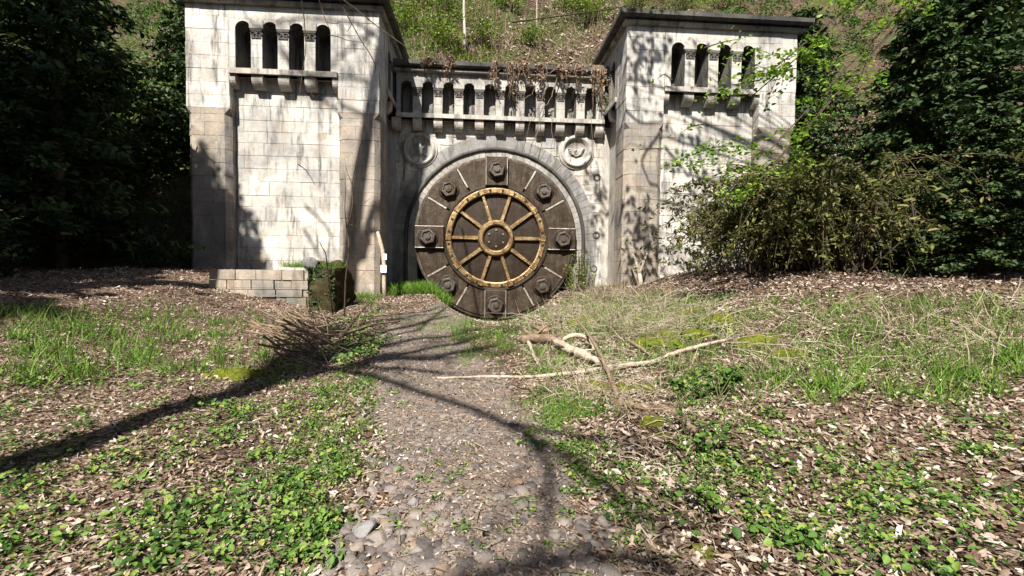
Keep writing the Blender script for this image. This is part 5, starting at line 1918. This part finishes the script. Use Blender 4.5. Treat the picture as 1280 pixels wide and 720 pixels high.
# ================================================================== woodland closing off both sides
def evergreen(loc, h, rad, seed, label):
    rs = np.random.RandomState(seed)
    loc = np.array(loc, float)
    r_ = empty('evergreen_tree', loc, label, 'tree', 'dark evergreens at the edges of the clearing')
    mb = MB(); mb.tube([loc - [0, 0, .4], loc + [.05, 0, h * .5], loc + [0, .1, h * .97]], [h * .022, h * .015, .02], 9)
    mb.build('trunk', M['bark'], r_, True)
    mb = MB(); P = []; nr = []
    nb = int(h * 11)
    for i in range(nb):
        t = .06 + .92 * (i / nb)
        L = rad * (1 - t) ** .65 * (.65 + .5 * rs.rand()) + .25
        a = i * 2.4 + rs.rand()
        d = np.array([math.cos(a), math.sin(a), .15])
        s = loc + [0, 0, h * t]
        e = s + d * L - [0, 0, .22 * L]
        md = (s + e) / 2 + [0, 0, .12 * L]
        mb.tube([s, md, e], [.03, .02, .005], 4)
        n = int(120 * (.4 + L / rad))
        u = rs.rand(n) ** .6
        p_ = s * ((1 - u) ** 2)[:, None] + md * (2 * u * (1 - u))[:, None] + e * (u ** 2)[:, None]
        p_ = p_ + rs.normal(0, 1, (n, 3)) * [.24, .24, .12] * (.5 + .5 * L / rad)
        P.append(p_); nn = rs.normal(0, .6, (n, 3)); nn[:, 2] += 1; nn += d * .5; nr.append(nn)
    mb.build('limb', M['bark'], r_)
    P = np.concatenate(P)
    put('crown', leaves(P, .24 * np.ones(len(P)), .5, LEAF_V * [.8, 1, 1], nrm=np.concatenate(nr)), M['yew'], r_)
    return r_


def lz(x, y, dz=-.1):
    return (x, y, float(surf(x, y)) + dz)


e0 = evergreen(lz(-14.2, 15.6), 11, 3.4, 3, 'dark evergreen tree nearest the outer edge of the left tower')
e1 = evergreen(lz(16.2, 15.4), 10, 3.3, 4, 'dark evergreen tree nearest the outer edge of the right tower')
for i, (x, y, s, rz, src, lab) in enumerate([(-17.5, 19.5, 1.2, 1.0, e0, 'dark evergreen on the slope behind the left-hand evergreen'), (-19.5, 14.0, 1.1, 2.2, e1, 'dark evergreen at the far left edge of the clearing'),
                                             (-13.4, 21.5, .8, 4.0, e1, 'small evergreen wedged behind the outer side of the left tower'), (-11.6, 9.4, .55, 4.4, e0, 'low young evergreen at the left in front of the taller ones'),
                                             (20.5, 17.5, 1.2, .6, e0, 'dark evergreen on the slope behind the right-hand evergreen'), (16.5, 22.0, .85, 3.4, e1, 'evergreen on the slope behind the outer side of the right tower'),
                                             (22.5, 13.5, 1.1, 5.0, e0, 'dark evergreen at the far right edge of the clearing'), (14.0, 11.3, .5, 1.9, e1, 'low young evergreen at the right beside the drooping bush'),
                                             (-24, 22, 1.3, .3, e0, 'evergreen high on the slope at the far left'), (26, 22, 1.3, 2.3, e1, 'evergreen high on the slope at the far right')]):
    dup(src, lz(x, y), rz, s, lab)
# tall unseen trees added outside the view to shade both flanks of the clearing
for x, y, s, rz, lab in ((-15.5, 6.0, 1.75, 1.2, 'unseen tall evergreen added left of the viewer for shade'), (-12.5, -3.0, 1.5, 3.0, 'unseen tall evergreen added left behind the viewer for shade'), (-19.5, 9.0, 1.7, 4.6, 'unseen tall evergreen added far left of the viewer for shade'),
                         (10.5, -2.5, 1.45, 2.0, 'unseen tall evergreen added right behind the viewer for shade'), (15.5, 4.0, 1.6, .4, 'unseen tall evergreen added right of the viewer for shade'), (-8.6, -8.0, 1.2, .9, 'unseen evergreen added some way behind the viewer on the left for shade')):
    dup(e0 if s > 1.55 else e1, lz(x, y), rz, s, lab)

# unseen evergreens added behind the viewer to block sky and deepen the shade
for i in range(15):
    x = -35 + 5 * i + random.uniform(-1.2, 1.2)
    y = -17 - 7 * random.random()
    dup(e0 if i % 2 else e1, lz(x, y), random.random() * 6.28, 1.45 + .4 * random.random(), 'unseen tall evergreen added behind the viewer to block sky', 'unseen evergreens added behind the viewer to block sky')
# ================================================================== light
w = bpy.data.worlds.new('World')
sc.world = w
w.use_nodes = True
nt = w.node_tree
nt.nodes.clear()
sky = nt.nodes.new('ShaderNodeTexSky')
sky.sky_type = 'NISHITA'
sky.sun_disc = False
tow = -SUN
sky.sun_elevation = math.asin(tow[2])
sky.sun_rotation = math.atan2(tow[0], tow[1]) % (2 * math.pi)
bg = nt.nodes.new('ShaderNodeBackground')
bg.inputs[1].default_value = 0.05
wo = nt.nodes.new('ShaderNodeOutputWorld')
nt.links.new(sky.outputs[0], bg.inputs[0])
nt.links.new(bg.outputs[0], wo.inputs[0])
ld = bpy.data.lights.new('sun', 'SUN')
ld.energy = 5.0
ld.angle = R(0.6)
ld.color = (1.0, 0.955, 0.895)
lo = bpy.data.objects.new('sun', ld)
lo.rotation_euler = Vector(SUN).to_track_quat('-Z', 'Y').to_euler()
lo.location = (-10, -30, 45)
C.objects.link(lo)
vs_ = sc.view_settings
vs_.view_transform = 'Standard'
vs_.look = 'None'
vs_.exposure = 1.25
vs_.gamma = 1.0
vs_.use_curve_mapping = False
sc.render.engine = 'CYCLES'
sc.cycles.max_bounces = 5
sc.cycles.diffuse_bounces = 2
sc.cycles.transparent_max_bounces = 4
